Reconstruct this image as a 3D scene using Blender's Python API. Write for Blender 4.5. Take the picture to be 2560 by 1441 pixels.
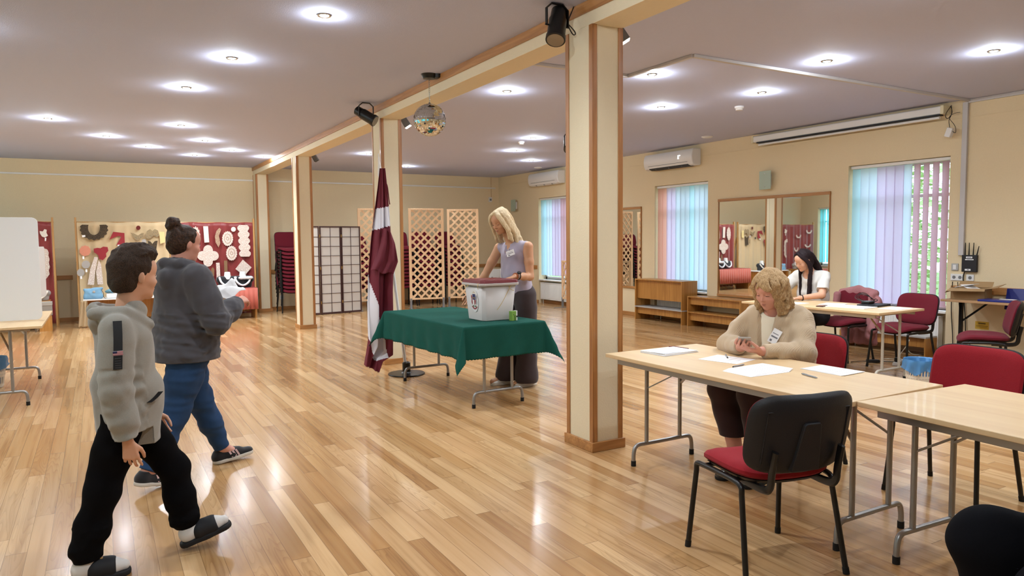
import bpy, bmesh, math, random
import numpy as np
from mathutils import Vector, Matrix
for o in list(bpy.data.objects): bpy.data.objects.remove(o)
SC = bpy.context.scene
COL = SC.collection
PI = math.pi
R = math.radians
# ---------------------------------------------------------------- camera
FPX, YAW, PIT, ROL, CH = 1794.6, 0.52100, -0.06648, -0.00936, 1.48
_f = Vector((math.sin(YAW)*math.cos(PIT), math.cos(YAW)*math.cos(PIT), math.sin(PIT)))
_r = Vector((math.cos(YAW), -math.sin(YAW), 0)); _u = _r.cross(_f)
_r, _u = _r*math.cos(ROL)+_u*math.sin(ROL), -_r*math.sin(ROL)+_u*math.cos(ROL)
cam = bpy.data.cameras.new('camera'); cam.sensor_width = 36; cam.lens = FPX/2560*36
camo = bpy.data.objects.new('camera', cam); COL.objects.link(camo)
m = Matrix((_r, _u, -_f)).transposed().to_4x4(); m.translation = (0, 0, CH)
camo.matrix_world = m; cam.clip_start = 0.05; cam.clip_end = 200
SC.camera = camo
# ---------------------------------------------------------------- world and exposure
w = bpy.data.worlds.new('world'); SC.world = w; w.use_nodes = True
nt = w.node_tree; nt.nodes.clear()
wo = nt.nodes.new('ShaderNodeOutputWorld'); bg = nt.nodes.new('ShaderNodeBackground')
bg.inputs[0].default_value = (0.66, 0.84, 1.0, 1); bg.inputs[1].default_value = 4.0
nt.links.new(bg.outputs[0], wo.inputs[0])
SC.view_settings.view_transform = 'Standard'; SC.view_settings.look = 'None'
SC.view_settings.exposure = 0.22; SC.view_settings.gamma = 1.0
SC.view_settings.use_curve_mapping = False
# room shell dimensions (metres)
XL, XW, YB, YF, ZC = -2.7, 8.95, 16.24, -3.2, 3.085
WR = [(4.94, 6.30), (8.92, 10.26), (12.97, 14.32)]             # window niches, right wall (Y ranges)
WL = [(14.2, 15.57), (9.8, 11.2), (5.6, 7.0), (1.0, 2.4)]         # left wall
WT, WS = 2.45, 0.56
# daylight portals at the openings help the sky find its way in
for (a, b), x, s in [(q, XW+.34, 1) for q in WR]+[(q, XL-.34, -1) for q in WL]:
    l = bpy.data.lights.new('window_portal', 'AREA'); l.shape = 'RECTANGLE'; l.size = WT-WS; l.size_y = b-a
    l.cycles.is_portal = True
    lo = bpy.data.objects.new('window_portal', l); COL.objects.link(lo)
    lo.location = (x, (a+b)/2, (WT+WS)/2); lo.rotation_euler = (0, s*PI/2, 0)
LAMP_W = 49.0
# ---------------------------------------------------------------- materials
def lin(h):
    h = h.lstrip('#'); c = [int(h[i:i+2], 16)/255 for i in (0, 2, 4)]
    return tuple((x/12.92 if x <= .04045 else ((x+.055)/1.055)**2.4) for x in c)+(1.0,)
MATS = {}
def mat(name, col, rough=.6, metal=0., noise=0., nscale=8., bump=0., bscale=60., spec=.5, coat=0., trans=0., sub=0., alpha=1., emit=None, es=0., stretch=None, sheen=0., ior=1.45):
    if name in MATS: return MATS[name]
    mt = bpy.data.materials.new(name); mt.use_nodes = True; n = mt.node_tree.nodes; L = mt.node_tree.links
    p = n['Principled BSDF']; c = lin(col) if isinstance(col, str) else col
    p.inputs['Base Color'].default_value = c; p.inputs['Roughness'].default_value = rough
    p.inputs['Metallic'].default_value = metal; p.inputs['Specular IOR Level'].default_value = spec
    p.inputs['Coat Weight'].default_value = coat; p.inputs['Transmission Weight'].default_value = trans
    p.inputs['Alpha'].default_value = alpha; p.inputs['IOR'].default_value = ior
    p.inputs['Sheen Weight'].default_value = sheen
    if sub: p.inputs['Subsurface Weight'].default_value = sub; p.inputs['Subsurface Radius'].default_value = (.02, .008, .005)
    if emit: p.inputs['Emission Color'].default_value = lin(emit); p.inputs['Emission Strength'].default_value = es
    tc = n.new('ShaderNodeTexCoord'); vec = tc.outputs['Object']
    if stretch:
        mp = n.new('ShaderNodeMapping'); mp.inputs['Scale'].default_value = stretch; L.new(vec, mp.inputs[0]); vec = mp.outputs[0]
    if noise:
        t = n.new('ShaderNodeTexNoise'); t.inputs['Scale'].default_value = nscale; t.inputs['Detail'].default_value = 5; L.new(vec, t.inputs['Vector'])
        mx = n.new('ShaderNodeMix'); mx.data_type = 'RGBA'; L.new(t.outputs[0], mx.inputs[0])
        mx.inputs[6].default_value = tuple(x*(1-noise) for x in c[:3])+(1,); mx.inputs[7].default_value = tuple(min(1, x*(1+noise)) for x in c[:3])+(1,)
        L.new(mx.outputs[2], p.inputs['Base Color'])
    if bump:
        t = n.new('ShaderNodeTexNoise'); t.inputs['Scale'].default_value = bscale; t.inputs['Detail'].default_value = 3; L.new(vec, t.inputs['Vector'])
        b = n.new('ShaderNodeBump'); b.inputs['Strength'].default_value = bump; b.inputs['Distance'].default_value = .01
        L.new(t.outputs[0], b.inputs['Height']); L.new(b.outputs[0], p.inputs['Normal'])
    MATS[name] = mt; return mt
def nodes_of(name):
    mt = bpy.data.materials.new(name); mt.use_nodes = True; MATS[name] = mt
    return mt, mt.node_tree.nodes, mt.node_tree.links, mt.node_tree.nodes['Principled BSDF']
def mth(n, L, op, a, b=None, c=None):
    q = n.new('ShaderNodeMath'); q.operation = op
    for i, v in enumerate((a, b, c)):
        if v is None: continue
        if isinstance(v, (int, float)): q.inputs[i].default_value = v
        else: L.new(v, q.inputs[i])
    return q.outputs[0]
def ramp(n, L, fac, stops):
    r = n.new('ShaderNodeValToRGB'); e = r.color_ramp.elements
    while len(e) < len(stops): e.new(.5)
    for i, (p, c) in enumerate(stops): e[i].position = p; e[i].color = lin(c)
    L.new(fac, r.inputs[0]); return r.outputs[0]
def floor_mat():
    mt, n, L, p = nodes_of('ash_floorboards')
    tc = n.new('ShaderNodeTexCoord'); sp = n.new('ShaderNodeSeparateXYZ'); L.new(tc.outputs['Object'], sp.inputs[0])
    x, y = sp.outputs[0], sp.outputs[1]
    xs = mth(n, L, 'DIVIDE', x, .09); ix = mth(n, L, 'FLOOR', xs); fx = mth(n, L, 'FRACT', xs)
    wn = n.new('ShaderNodeTexWhiteNoise'); wn.noise_dimensions = '1D'; L.new(ix, wn.inputs['W'])
    yo = mth(n, L, 'MULTIPLY_ADD', wn.outputs[0], 7.3, y)
    ys = mth(n, L, 'DIVIDE', yo, 1.35); iy = mth(n, L, 'FLOOR', ys); fy = mth(n, L, 'FRACT', ys)
    cb = n.new('ShaderNodeCombineXYZ'); L.new(ix, cb.inputs[0]); L.new(iy, cb.inputs[1])
    w2 = n.new('ShaderNodeTexWhiteNoise'); w2.noise_dimensions = '2D'; L.new(cb.outputs[0], w2.inputs['Vector'])
    base = ramp(n, L, w2.outputs[0], [(0, '#a47a4d'), (.15, '#b38758'), (.45, '#bd9567'), (.75, '#c7a074'), (1, '#d3ae81')])
    # grain: long streaks, offset per board, with cathedral rings on some
    rx = mth(n, L, 'MULTIPLY_ADD', w2.outputs[0], 37., x); ry = mth(n, L, 'MULTIPLY_ADD', w2.outputs[0], 91., y)
    gv = n.new('ShaderNodeCombineXYZ'); L.new(mth(n, L, 'MULTIPLY', rx, 26.), gv.inputs[0]); L.new(mth(n, L, 'MULTIPLY', ry, .8), gv.inputs[1])
    g1 = n.new('ShaderNodeTexNoise'); g1.inputs['Scale'].default_value = 1.; g1.inputs['Detail'].default_value = 5; g1.inputs['Distortion'].default_value = .35; L.new(gv.outputs[0], g1.inputs['Vector'])
    wv = n.new('ShaderNodeCombineXYZ'); L.new(mth(n, L, 'MULTIPLY', rx, 12.), wv.inputs[0]); L.new(mth(n, L, 'MULTIPLY', ry, .9), wv.inputs[1])
    g2 = n.new('ShaderNodeTexNoise'); g2.inputs['Scale'].default_value = 1.; g2.inputs['Detail'].default_value = 1; L.new(wv.outputs[0], g2.inputs['Vector'])
    rg = mth(n, L, 'FRACT', mth(n, L, 'MULTIPLY', g2.outputs[0], 16.))
    rg = mth(n, L, 'POWER', rg, 3.); sel = mth(n, L, 'GREATER_THAN', mth(n, L, 'FRACT', mth(n, L, 'MULTIPLY', w2.outputs[0], 7.)), .62)
    sel = mth(n, L, 'MULTIPLY', sel, .24)
    gf = ramp(n, L, g1.outputs[0], [(.3, '#b9a386'), (.48, '#efe8dc'), (.7, '#ffffff')])
    m1 = n.new('ShaderNodeMix'); m1.data_type = 'RGBA'; m1.blend_type = 'MULTIPLY'; m1.inputs[0].default_value = .6; L.new(base, m1.inputs[6]); L.new(gf, m1.inputs[7])
    m2 = n.new('ShaderNodeMix'); m2.data_type = 'RGBA'; m2.blend_type = 'MULTIPLY'; L.new(mth(n, L, 'MULTIPLY', rg, sel), m2.inputs[0]); L.new(m1.outputs[2], m2.inputs[6]); m2.inputs[7].default_value = lin('#7a5634')
    # seams
    e1 = mth(n, L, 'ABSOLUTE', mth(n, L, 'SUBTRACT', fx, .5)); e1 = mth(n, L, 'GREATER_THAN', e1, .487)
    e2 = mth(n, L, 'ABSOLUTE', mth(n, L, 'SUBTRACT', fy, .5)); e2 = mth(n, L, 'GREATER_THAN', e2, .4985)
    sm = mth(n, L, 'MAXIMUM', e1, e2)
    m3 = n.new('ShaderNodeMix'); m3.data_type = 'RGBA'; L.new(mth(n, L, 'MULTIPLY', sm, .62), m3.inputs[0]); L.new(m2.outputs[2], m3.inputs[6]); m3.inputs[7].default_value = lin('#5d3d22')
    L.new(m3.outputs[2], p.inputs['Base Color'])
    rn = n.new('ShaderNodeTexNoise'); rn.inputs['Scale'].default_value = 2.; L.new(tc.outputs['Object'], rn.inputs['Vector'])
    L.new(mth(n, L, 'MULTIPLY_ADD', rn.outputs[0], .10, .16), p.inputs['Roughness'])
    p.inputs['Specular IOR Level'].default_value = .5; p.inputs['Coat Weight'].default_value = .25; p.inputs['Coat Roughness'].default_value = .12
    hn = n.new('ShaderNodeTexNoise'); hn.inputs['Scale'].default_value = 22.; hn.inputs['Detail'].default_value = 2; L.new(tc.outputs['Object'], hn.inputs['Vector'])
    h = mth(n, L, 'SUBTRACT', mth(n, L, 'MULTIPLY', hn.outputs[0], .16), mth(n, L, 'MULTIPLY', sm, .35))
    h = mth(n, L, 'ADD', h, mth(n, L, 'MULTIPLY', w2.outputs[1] if False else w2.outputs[0], .0))
    b = n.new('ShaderNodeBump'); b.inputs['Strength'].default_value = .22; b.inputs['Distance'].default_value = .004
    L.new(h, b.inputs['Height']); L.new(b.outputs[0], p.inputs['Normal'])
    return mt
def wood_mat(name, c1, c2, axis='Z', rough=.42, scale=1., coat=.15):
    if name in MATS: return MATS[name]
    mt, n, L, p = nodes_of(name)
    tc = n.new('ShaderNodeTexCoord'); mp = n.new('ShaderNodeMapping'); L.new(tc.outputs['Object'], mp.inputs[0])
    s = {'X': (1.3, 26, 26), 'Y': (26, 1.3, 26), 'Z': (26, 26, 1.3)}[axis]
    mp.inputs['Scale'].default_value = tuple(v*scale for v in s)
    t = n.new('ShaderNodeTexNoise'); t.inputs['Scale'].default_value = 1.; t.inputs['Detail'].default_value = 6; t.inputs['Distortion'].default_value = 1.0; L.new(mp.outputs[0], t.inputs['Vector'])
    c = ramp(n, L, t.outputs[0], [(.28, c1), (.72, c2)]); L.new(c, p.inputs['Base Color'])
    p.inputs['Roughness'].default_value = rough; p.inputs['Coat Weight'].default_value = coat
    return mt
def lace_mat(name, col, under):
    if name in MATS: return MATS[name]
    mt, n, L, p = nodes_of(name)
    tc = n.new('ShaderNodeTexCoord'); v = n.new('ShaderNodeTexVoronoi'); v.feature = 'DISTANCE_TO_EDGE'; v.inputs['Scale'].default_value = 75.
    L.new(tc.outputs['Object'], v.inputs['Vector'])
    c = ramp(n, L, v.outputs[0], [(.0, col), (.09, col), (.13, under), (.3, under)]); L.new(c, p.inputs['Base Color']); p.inputs['Roughness'].default_value = .9
    return mt
def fabric_trans(name, col, tr=.6):
    if name in MATS: return MATS[name]
    mt, n, L, p = nodes_of(name); n.remove(p); out = n['Material Output']
    d = n.new('ShaderNodeBsdfDiffuse'); t = n.new('ShaderNodeBsdfTranslucent'); mx = n.new('ShaderNodeMixShader')
    c = lin(col); d.inputs[0].default_value = c; t.inputs[0].default_value = c; mx.inputs[0].default_value = tr
    L.new(d.outputs[0], mx.inputs[1]); L.new(t.outputs[0], mx.inputs[2]); L.new(mx.outputs[0], out.inputs[0])
    return mt
M_floor = floor_mat()
M_wall = mat('cream_wall_paint', '#ddcaa6', .82, noise=.035, nscale=60., bump=.25, bscale=120.)
M_ceil = mat('matt_ceiling_paint', '#bcc0da', .9, noise=.02, nscale=40., bump=.15, bscale=150.)
M_trimw = wood_mat('pine_trim', '#8f5a2c', '#b9814a', 'Z')
M_trimh = wood_mat('pine_trim_flat', '#94602f', '#bd8850', 'Y')
M_trimx = wood_mat('pine_trim_cross', '#94602f', '#bd8850', 'X')
M_cream = mat('cream_column_paint', '#ded0b2', .7, noise=.02, nscale=30., bump=.12, bscale=90.)
M_white = mat('white_plastic', '#dedcda', .4)
M_whitew = mat('white_gloss_paint', '#e2dfda', .35)
M_black = mat('black_metal', '#0e0d0d', .32, spec=.5)
M_blackp = mat('black_plastic', '#17161a', .5, bump=.15, bscale=260.)
M_steel = mat('grey_steel_tube', '#9b9997', .36, metal=.75)
M_rubber = mat('black_rubber', '#0b0b0b', .7)
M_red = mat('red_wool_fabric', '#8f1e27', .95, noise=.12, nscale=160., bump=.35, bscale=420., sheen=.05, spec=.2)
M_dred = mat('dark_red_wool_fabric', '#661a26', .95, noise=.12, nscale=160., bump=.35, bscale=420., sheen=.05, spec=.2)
M_top = wood_mat('birch_laminate', '#cdab80', '#d8bb90', 'Y', rough=.38, scale=.45, coat=.1)
M_ply = wood_mat('lacquered_birch_ply', '#9a6428', '#bd8744', 'Z', rough=.4)
M_pine = wood_mat('raw_pine', '#dcb285', '#eccaa2', 'Z', rough=.6, coat=0)
M_paper = mat('white_paper', '#eceaea', .8)
M_mirror = mat('mirror_glass', '#e6e8e6', .015, metal=1.)
M_chrome = mat('chrome', '#c9c9c9', .15, metal=1.)
M_glassg = mat('frosted_green_glass', '#b9c9b6', .35, trans=.25)
M_skin = mat('skin', '#d19d80', .5, noise=.04, nscale=30., sub=.08)
M_skin2 = mat('skin_tanned', '#c99674', .5, noise=.05, nscale=30., sub=.08)
M_skin3 = mat('skin_rosy', '#cf9480', .5, noise=.05, nscale=30., sub=.08)
# ---------------------------------------------------------------- object helpers
def tag(o, label=None, cat=None, group=None, kind=None):
    if label: o['label'] = label
    if cat: o['category'] = cat
    if group: o['group'] = group
    if kind: o['kind'] = kind
    return o
def thing(name, label, cat, loc=(0, 0, 0), rz=0., group=None):
    o = bpy.data.objects.new(name, None); COL.objects.link(o); o.location = loc; o.rotation_euler = (0, 0, rz)
    o.empty_display_size = .1
    return tag(o, label, cat, group)
def copy_tree(o, parent=None):
    c = o.copy(); COL.objects.link(c); c.parent = parent
    for ch in list(o.children): copy_tree(ch, c)
    return c
def frame_from(d):
    d = Vector(d).normalized(); a = Vector((0, 0, 1)) if abs(d.z) < .95 else Vector((0, 1, 0))
    x = d.cross(a).normalized(); return x, d.cross(x).normalized(), d
def smooth_path(pts, it=2):
    pts = [Vector(p) for p in pts]
    for _ in range(it):
        q = [pts[0]]
        for a, b in zip(pts[:-1], pts[1:]): q += [a.lerp(b, .25), a.lerp(b, .75)]
        q.append(pts[-1]); pts = q
    return pts
class MB:
    def __init__(s): s.v = []; s.f = []; s.m = []
    def add(s, v, f, mi=0):
        b = len(s.v); s.v += [tuple(x) for x in v]; s.f += [tuple(i+b for i in q) for q in f]; s.m += [mi]*len(f); return s
    def box(s, x0, x1, y0, y1, z0, z1, mi=0, M=None):
        v = [Vector((x, y, z)) for z in (z0, z1) for y in (y0, y1) for x in (x0, x1)]
        if M is not None: v = [M @ p for p in v]
        return s.add(v, [(0, 2, 3, 1), (4, 5, 7, 6), (0, 1, 5, 4), (2, 6, 7, 3), (0, 4, 6, 2), (1, 3, 7, 5)], mi)
    def bar(s, a, b, w, h, up=(0, 0, 1), mi=0):
        a, b = Vector(a), Vector(b); d = (b-a).normalized(); x = d.cross(Vector(up)).normalized(); z = x.cross(d)
        v = [p+x*sx*w/2+z*sz*h/2 for p in (a, b) for sz in (-1, 1) for sx in (-1, 1)]
        return s.add(v, [(0, 2, 3, 1), (4, 5, 7, 6), (0, 1, 5, 4), (2, 6, 7, 3), (0, 4, 6, 2), (1, 3, 7, 5)], mi)
    def tube(s, pts, r, n=10, mi=0, cap=True, rs=None, flat=1.):
        pts = [Vector(p) for p in pts]; v = []; f = []; k = len(pts)
        d0 = (pts[1]-pts[0]).normalized(); x, y, _ = frame_from(d0)
        for i, p in enumerate(pts):
            d = (pts[min(i+1, k-1)]-pts[max(i-1, 0)]).normalized()
            x = (x-d*x.dot(d)).normalized(); y = d.cross(x)
            rr = rs[i] if rs else r
            for j in range(n):
                t = 2*PI*j/n; v.append(p+x*math.cos(t)*rr+y*math.sin(t)*rr*flat)
        for i in range(k-1):
            for j in range(n): f.append((i*n+j, i*n+(j+1) % n, (i+1)*n+(j+1) % n, (i+1)*n+j))
        if cap: f += [tuple(range(n-1, -1, -1)), tuple((k-1)*n+j for j in range(n))]
        return s.add(v, f, mi)
    def lathe(s, prof, n=24, c=(0, 0, 0), mi=0, M=None, cap=True):
        v = []; f = []; k = len(prof)
        for r, z in prof:
            for j in range(n):
                t = 2*PI*j/n; q = Vector((r*math.cos(t), r*math.sin(t), z))
                if M is not None: q = M @ q
                v.append(q+Vector(c))
        for i in range(k-1):
            for j in range(n): f.append((i*n+j, i*n+(j+1) % n, (i+1)*n+(j+1) % n, (i+1)*n+j))
        if cap: f += [tuple(range(n-1, -1, -1)), tuple((k-1)*n+j for j in range(n))]
        return s.add(v, f, mi)
    def ball(s, c, r, n=16, k=10, mi=0, sc=(1, 1, 1)):
        prof = [(max(1e-4, r*math.sin(PI*i/k)), -r*math.cos(PI*i/k)) for i in range(k+1)]
        return s.lathe(prof, n, c, mi, Matrix.Diagonal((sc[0], sc[1], sc[2])).to_3x3())
    def plate(s, pts, o, ux, uy, th, mi=0):
        """outline pts in the plane (ux,uy) through o, given thickness th along ux x uy"""
        o, ux, uy = Vector(o), Vector(ux), Vector(uy); nrm = ux.cross(uy).normalized(); k = len(pts)
        v = [o+ux*a+uy*b for a, b in pts]+[o+ux*a+uy*b+nrm*th for a, b in pts]
        f = [tuple(range(k-1, -1, -1)), tuple(range(k, 2*k))]+[(i, (i+1) % k, (i+1) % k+k, i+k) for i in range(k)]
        return s.add(v, f, mi)
    def build(s, name, mats, parent=None, bev=0., world=False, smooth=35, sub=0):
        me = bpy.data.meshes.new(name); off = Vector((0, 0, 0))
        if world and parent is not None: off = parent.matrix_basis.to_translation()
        me.from_pydata([Vector(p)-off for p in s.v], [], s.f)
        mats = mats if isinstance(mats, (list, tuple)) else [mats]
        for q in mats: me.materials.append(q)
        if len(mats) > 1:
            for p, i in zip(me.polygons, s.m): p.material_index = i
        bm = bmesh.new(); bm.from_mesh(me); bmesh.ops.recalc_face_normals(bm, faces=bm.faces); bm.to_mesh(me); bm.free()
        me.polygons.foreach_set('use_smooth', [True]*len(me.polygons)); me.set_sharp_from_angle(angle=R(smooth))
        o = bpy.data.objects.new(name, me); COL.objects.link(o); o.parent = parent
        if bev:
            b = o.modifiers.new('bevel', 'BEVEL'); b.width = bev; b.segments = 2; b.limit_method = 'ANGLE'; b.angle_limit = R(50)
        if sub: q = o.modifiers.new('sub', 'SUBSURF'); q.levels = sub; q.render_levels = sub
        return o
def struct(o): o['kind'] = 'structure'; return o
def bx(name, mt, x0, x1, y0, y1, z0, z1, parent=None, bev=0.):
    return MB().box(x0, x1, y0, y1, z0, z1).build(name, mt, parent, bev)
def pad(w, d, prof, e=4., n=40, bend=None):
    """cushion: rounded-rectangle outline scaled through prof=[(scale_inset_m, z)]"""
    v = []; f = []
    for (ins, z) in prof:
        for j in range(n):
            t = 2*PI*j/n; c, s_ = math.cos(t), math.sin(t)
            x = math.copysign(abs(c)**(2/e), c)*(w/2-ins); y = math.copysign(abs(s_)**(2/e), s_)*(d/2-ins); v.append([x, y, z])
    k = len(prof)
    for i in range(k-1):
        for j in range(n): f.append((i*n+j, i*n+(j+1) % n, (i+1)*n+(j+1) % n, (i+1)*n+j))
    for base, rev in ((0, True), ((k-1)*n, False)):   # close with inner rings to a centre
        prev = [base+j for j in range(n)]
        for sc in (.66, .33):
            cur = []
            for j in range(n): q = v[base+j]; v.append([q[0]*sc, q[1]*sc, q[2]]); cur.append(len(v)-1)
            for j in range(n):
                a = (prev[j], prev[(j+1) % n], cur[(j+1) % n], cur[j]); f.append(a[::-1] if rev else a)
            prev = cur
        v.append([0, 0, v[base][2]]); c = len(v)-1
        for j in range(n): a = (prev[j], prev[(j+1) % n], c); f.append(a[::-1] if rev else a)
    if bend: v = [bend(*p) for p in v]
    b = MB(); b.add(v, f); return b
# ---------------------------------------------------------------- room shell
struct(MB().box(XL-.3, XW+.3, YF-.2, YB+.2, -.1, 0).build('floor', M_floor))
struct(MB().box(XL-.3, XW+.3, YF-.2, YB+.2, ZC, ZC+.12).build('ceiling', M_ceil))
struct(bx('wall_back', M_wall, XL-.3, XW+.3, YB, YB+.2, 0, ZC))
struct(bx('wall_front', M_wall, XL-.3, XW+.3, YF-.2, YF, 0, ZC))
def side_wall(name, x0, x1, xs, wins):
    b = MB(); ys = sorted(wins); y = YF
    for a, c in ys:
        b.box(x0, x1, y, a, 0, ZC); b.box(x0, x1, a, c, WT, ZC); b.box(xs[0], xs[1], a, c, 0, WS); y = c
    b.box(x0, x1, y, YB, 0, ZC)
    return struct(b.build(name, M_wall))
side_wall('wall_right', XW, XW+.3, (XW+.13, XW+.3), WR)
side_wall('wall_left', XL-.3, XL, (XL-.3, XL-.02), WL)
# baseboards
def bboard(name, segs, m_):
    b = MB()
    for s in segs: b.box(*s)
    return struct(b.build(name, m_, bev=.003))
bboard('baseboard_back', [(XL, XW, YB-.02, YB, 0, .07)], M_trimx)
sr = []; y = YF
for a, c in sorted(WR): sr.append((XW-.02, XW, y, a, 0, .07)); sr.append((XW+.11, XW+.13, a, c, 0, .07)); y = c
sr.append((XW-.02, XW, y, YB, 0, .07)); bboard('baseboard_right', sr, M_trimh)
bboard('baseboard_left', [(XL, XL+.02, YF, YB, 0, .07)], M_trimh)
# chair rail boards (interrupted) and thin conduit lines below the ceiling
b = MB().box(-1.6, -.46, YB-.022, YB, .80, .885).box(3.16, XW, YB-.022, YB, .80, .885); struct(b.build('trim_1', M_trimx, bev=.003))
b = MB().box(XW-.022, XW, 14.38, YB-.02, .80, .885).box(XW-.022, XW, YF, 4.88, .80, .885); struct(b.build('trim_2', M_trimh, bev=.003))
struct(MB().box(XL, XW-.1, YB-.02, YB, 2.795, 2.825).build('trim_3', M_white, bev=.003))
b = MB().box(XL, XW, YB-.006, YB, 2.875, 2.885).box(XW-.006, XW, YF, YB, 2.875, 2.883); struct(b.build('trim_4', M_wall))
# beam with columns
BX0, BX1, BZ = 2.93, 3.18, 2.925
struct(MB().box(BX0, BX1, YF, YB, BZ, ZC).build('beam', M_cream, bev=.003)).name = 'trim_5'
b = MB().box(BX0-.018, BX0, YF, YB, 3.012, ZC).box(BX1, BX1+.018, YF, YB, 3.012, ZC)
struct(b.build('trim_6', M_trimh, bev=.002))
def column(y0, label, pil=False):
    t = thing('column', label, 'column', ((BX0+BX1)/2, y0+.155, 0), group='cream columns with wood corner strips')
    w_, d_ = (BX1-BX0)/2, .155
    MB().box(-w_, w_, -d_, d_, 0, BZ).build('shaft', M_cream, t)
    for sx in (-1, 1):
        for sy in (-1, 1):
            b = MB(); a = .034; th = .006
            x0, x1 = sorted((sx*w_, sx*(w_-a))); yy = sorted((sy*d_, sy*(d_+th)))
            b.box(x0, x1, yy[0], yy[1], .066, BZ)
            yy = sorted((sy*(d_+th), sy*(d_-a))); xx = sorted((sx*w_, sx*(w_+th)))
            b.box(xx[0], xx[1], yy[0], yy[1], .066, BZ); b.build('corner_strip', M_trimw, t, bev=.0015)
    b = MB(); e = .02
    b.box(-w_-e, w_+e, -d_-e, -d_, 0, .068).box(-w_-e, w_+e, d_, d_+e, 0, .068).box(-w_-e, -w_, -d_, d_, 0, .068).box(w_, w_+e, -d_, d_, 0, .068)
    b.build('plinth_board', M_trimx, t, bev=.003)
    return t
column(3.99, 'nearest cream column with wood corner strips beside the long folding tables')
column(8.17, 'cream column right behind the flag stand')
column(12.34, 'cream column just left of the rice paper screen')
column(YB-.31, 'last cream column, standing against the back wall', True)
# windows: sill, frame, blinds
def window(i, x, a, c, s, open_from=99):
    """s=+1: right wall (outside at larger X)"""
    def X(d): return x+s*d
    fr = MB(); o = .2
    def q(b, d0, d1, y0, y1, z0, z1, mi=0): b.box(min(X(d0), X(d1)), max(X(d0), X(d1)), y0, y1, z0, z1, mi)
    t = bpy.data.objects.new('window_%d' % i, None); COL.objects.link(t); t['kind'] = 'structure'
    q(fr, o, o+.06, a, c, WT-.06, WT); q(fr, o, o+.06, a, c, WS, WS+.06); q(fr, o, o+.06, a, a+.06, WS, WT); q(fr, o, o+.06, c-.06, c, WS, WT)
    m_ = (a+c)/2; q(fr, o, o+.06, m_-.03, m_+.03, WS, WT); q(fr, o, o+.06, a, c, 1.98, 2.02)
    fr.build('window_frame', M_whitew, t, bev=.004)
    g = MB(); q(g, o+.028, o+.032, a+.05, c-.05, WS+.05, WT-.05); g.build('window_pane', MATS.get('window_glass') or mat('window_glass', '#ffffff', .0, trans=1., ior=1.01), t)
    g = MB(); q(g, -.01, .26, a, c, WS-.03, WS); g.build('window_sill', M_whitew, t, bev=.004)
    return t
def blinds(x, a, c, s, label, mats, angs, zb=.66):
    t = thing('vertical_blind', label, 'blind', (x+s*.07, (a+c)/2, 0), group=None)
    hl = (c-a)/2
    MB().box(-.025, .025, -hl+.005, hl-.005, WT-.045, WT-.005).build('headrail', M_white, t, bev=.004)
    n = len(angs); sp = (c-a-.06)/n
    for k in range(n):
        y = hl-.03-sp*(k+.5); an = angs[k]; w2 = .0635; sl = MB()
        dx, dy = math.sin(an)*w2, math.cos(an)*w2
        m_ = 9; v = []
        for z in (zb, WT-.05):
            for j in range(m_):
                u = -1+2*j/(m_-1); cu = .006*(1-u*u); v.append((dx*u+cu*math.cos(an), dy*u-cu*math.sin(an)+y, z))
        f = [(j, j+1, j+1+m_, j+m_) for j in range(m_-1)]; sl.add(v, f)
        o = sl.build('slat', mats[k % len(mats)] if len(mats) != n else mats[k], t)
    return t
S_w = fabric_trans('slat_backlight_pale', '#cfdcea', .55); S_p = fabric_trans('slat_backlight_rose', '#c9a3ae', .5); S_l = fabric_trans('slat_backlight_lilac', '#d3c3dc', .58)  # slat tints paint the coloured daylight behind them into the fabric
S_o = fabric_trans('slat_backlight_peach', '#e0a898', .55); S_c = fabric_trans('slat_backlight_aqua', '#bfe0ee', .6); S_cy = fabric_trans('slat_cyan', '#86dfe8', .7)  # peach and aqua: backlight painted into the slat colour
for i, (a, c) in enumerate(WR): window(i+1, XW, a, c, 1)
for i, (a, c) in enumerate(WL): window(i+4, XL, a, c, -1)
blinds(XW, *WR[0], 1, 'vertical blind with half open slats, pale to rose painted backlight, in the nearest window', [S_c, S_w, S_w, S_l, S_l, S_l, S_w, S_p, S_p, S_p, S_p], [-.25, -.25, -.22, -.2, -.15, -.05, .2, .42, .5, .45, .42], .60)
blinds(XW, *WR[1], 1, 'closed vertical blind, peach to pale blue painted backlight, left of the wall mirror', [S_o, S_o, S_l, S_l, S_w, S_w, S_w, S_c, S_w, S_w, S_w], [-.25]*11, .60)
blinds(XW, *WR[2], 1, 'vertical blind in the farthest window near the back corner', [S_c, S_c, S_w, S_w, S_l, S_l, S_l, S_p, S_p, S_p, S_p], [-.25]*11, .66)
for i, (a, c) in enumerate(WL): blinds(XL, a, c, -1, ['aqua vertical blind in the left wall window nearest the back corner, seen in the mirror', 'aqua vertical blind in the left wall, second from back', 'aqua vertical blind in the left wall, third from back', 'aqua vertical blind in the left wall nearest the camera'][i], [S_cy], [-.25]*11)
# radiators under the right windows
for i, (a, c) in enumerate(WR):
    t = thing('radiator', ['white panel radiator under the nearest window', 'white ribbed radiator behind the tall bench under the middle window', 'white panel radiator under the farthest window'][i], 'radiator', (XW+.02, (a+c)/2, .1), group='radiators under the windows')
    h = (c-a)/2-.08; b = MB().box(-.03, .07, -h, h, 0, .38); nn = int(h*2/.035)
    for k in range(nn): y = -h+.02+k*.035; b.box(-.036, -.03, y, y+.018, .03, .35)
    b.build('panel', M_whitew, t, bev=.004)
    MB().box(-.034, .074, -h-.004, h+.004, .38, .392).build('top_grille', M_white, t)
    for s in (-1, 1): MB().tube([(.02, s*(h-.05), .02), (.02, s*(h-.05), -.1)], .009, 8).build('pipe', M_whitew, t)
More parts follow.
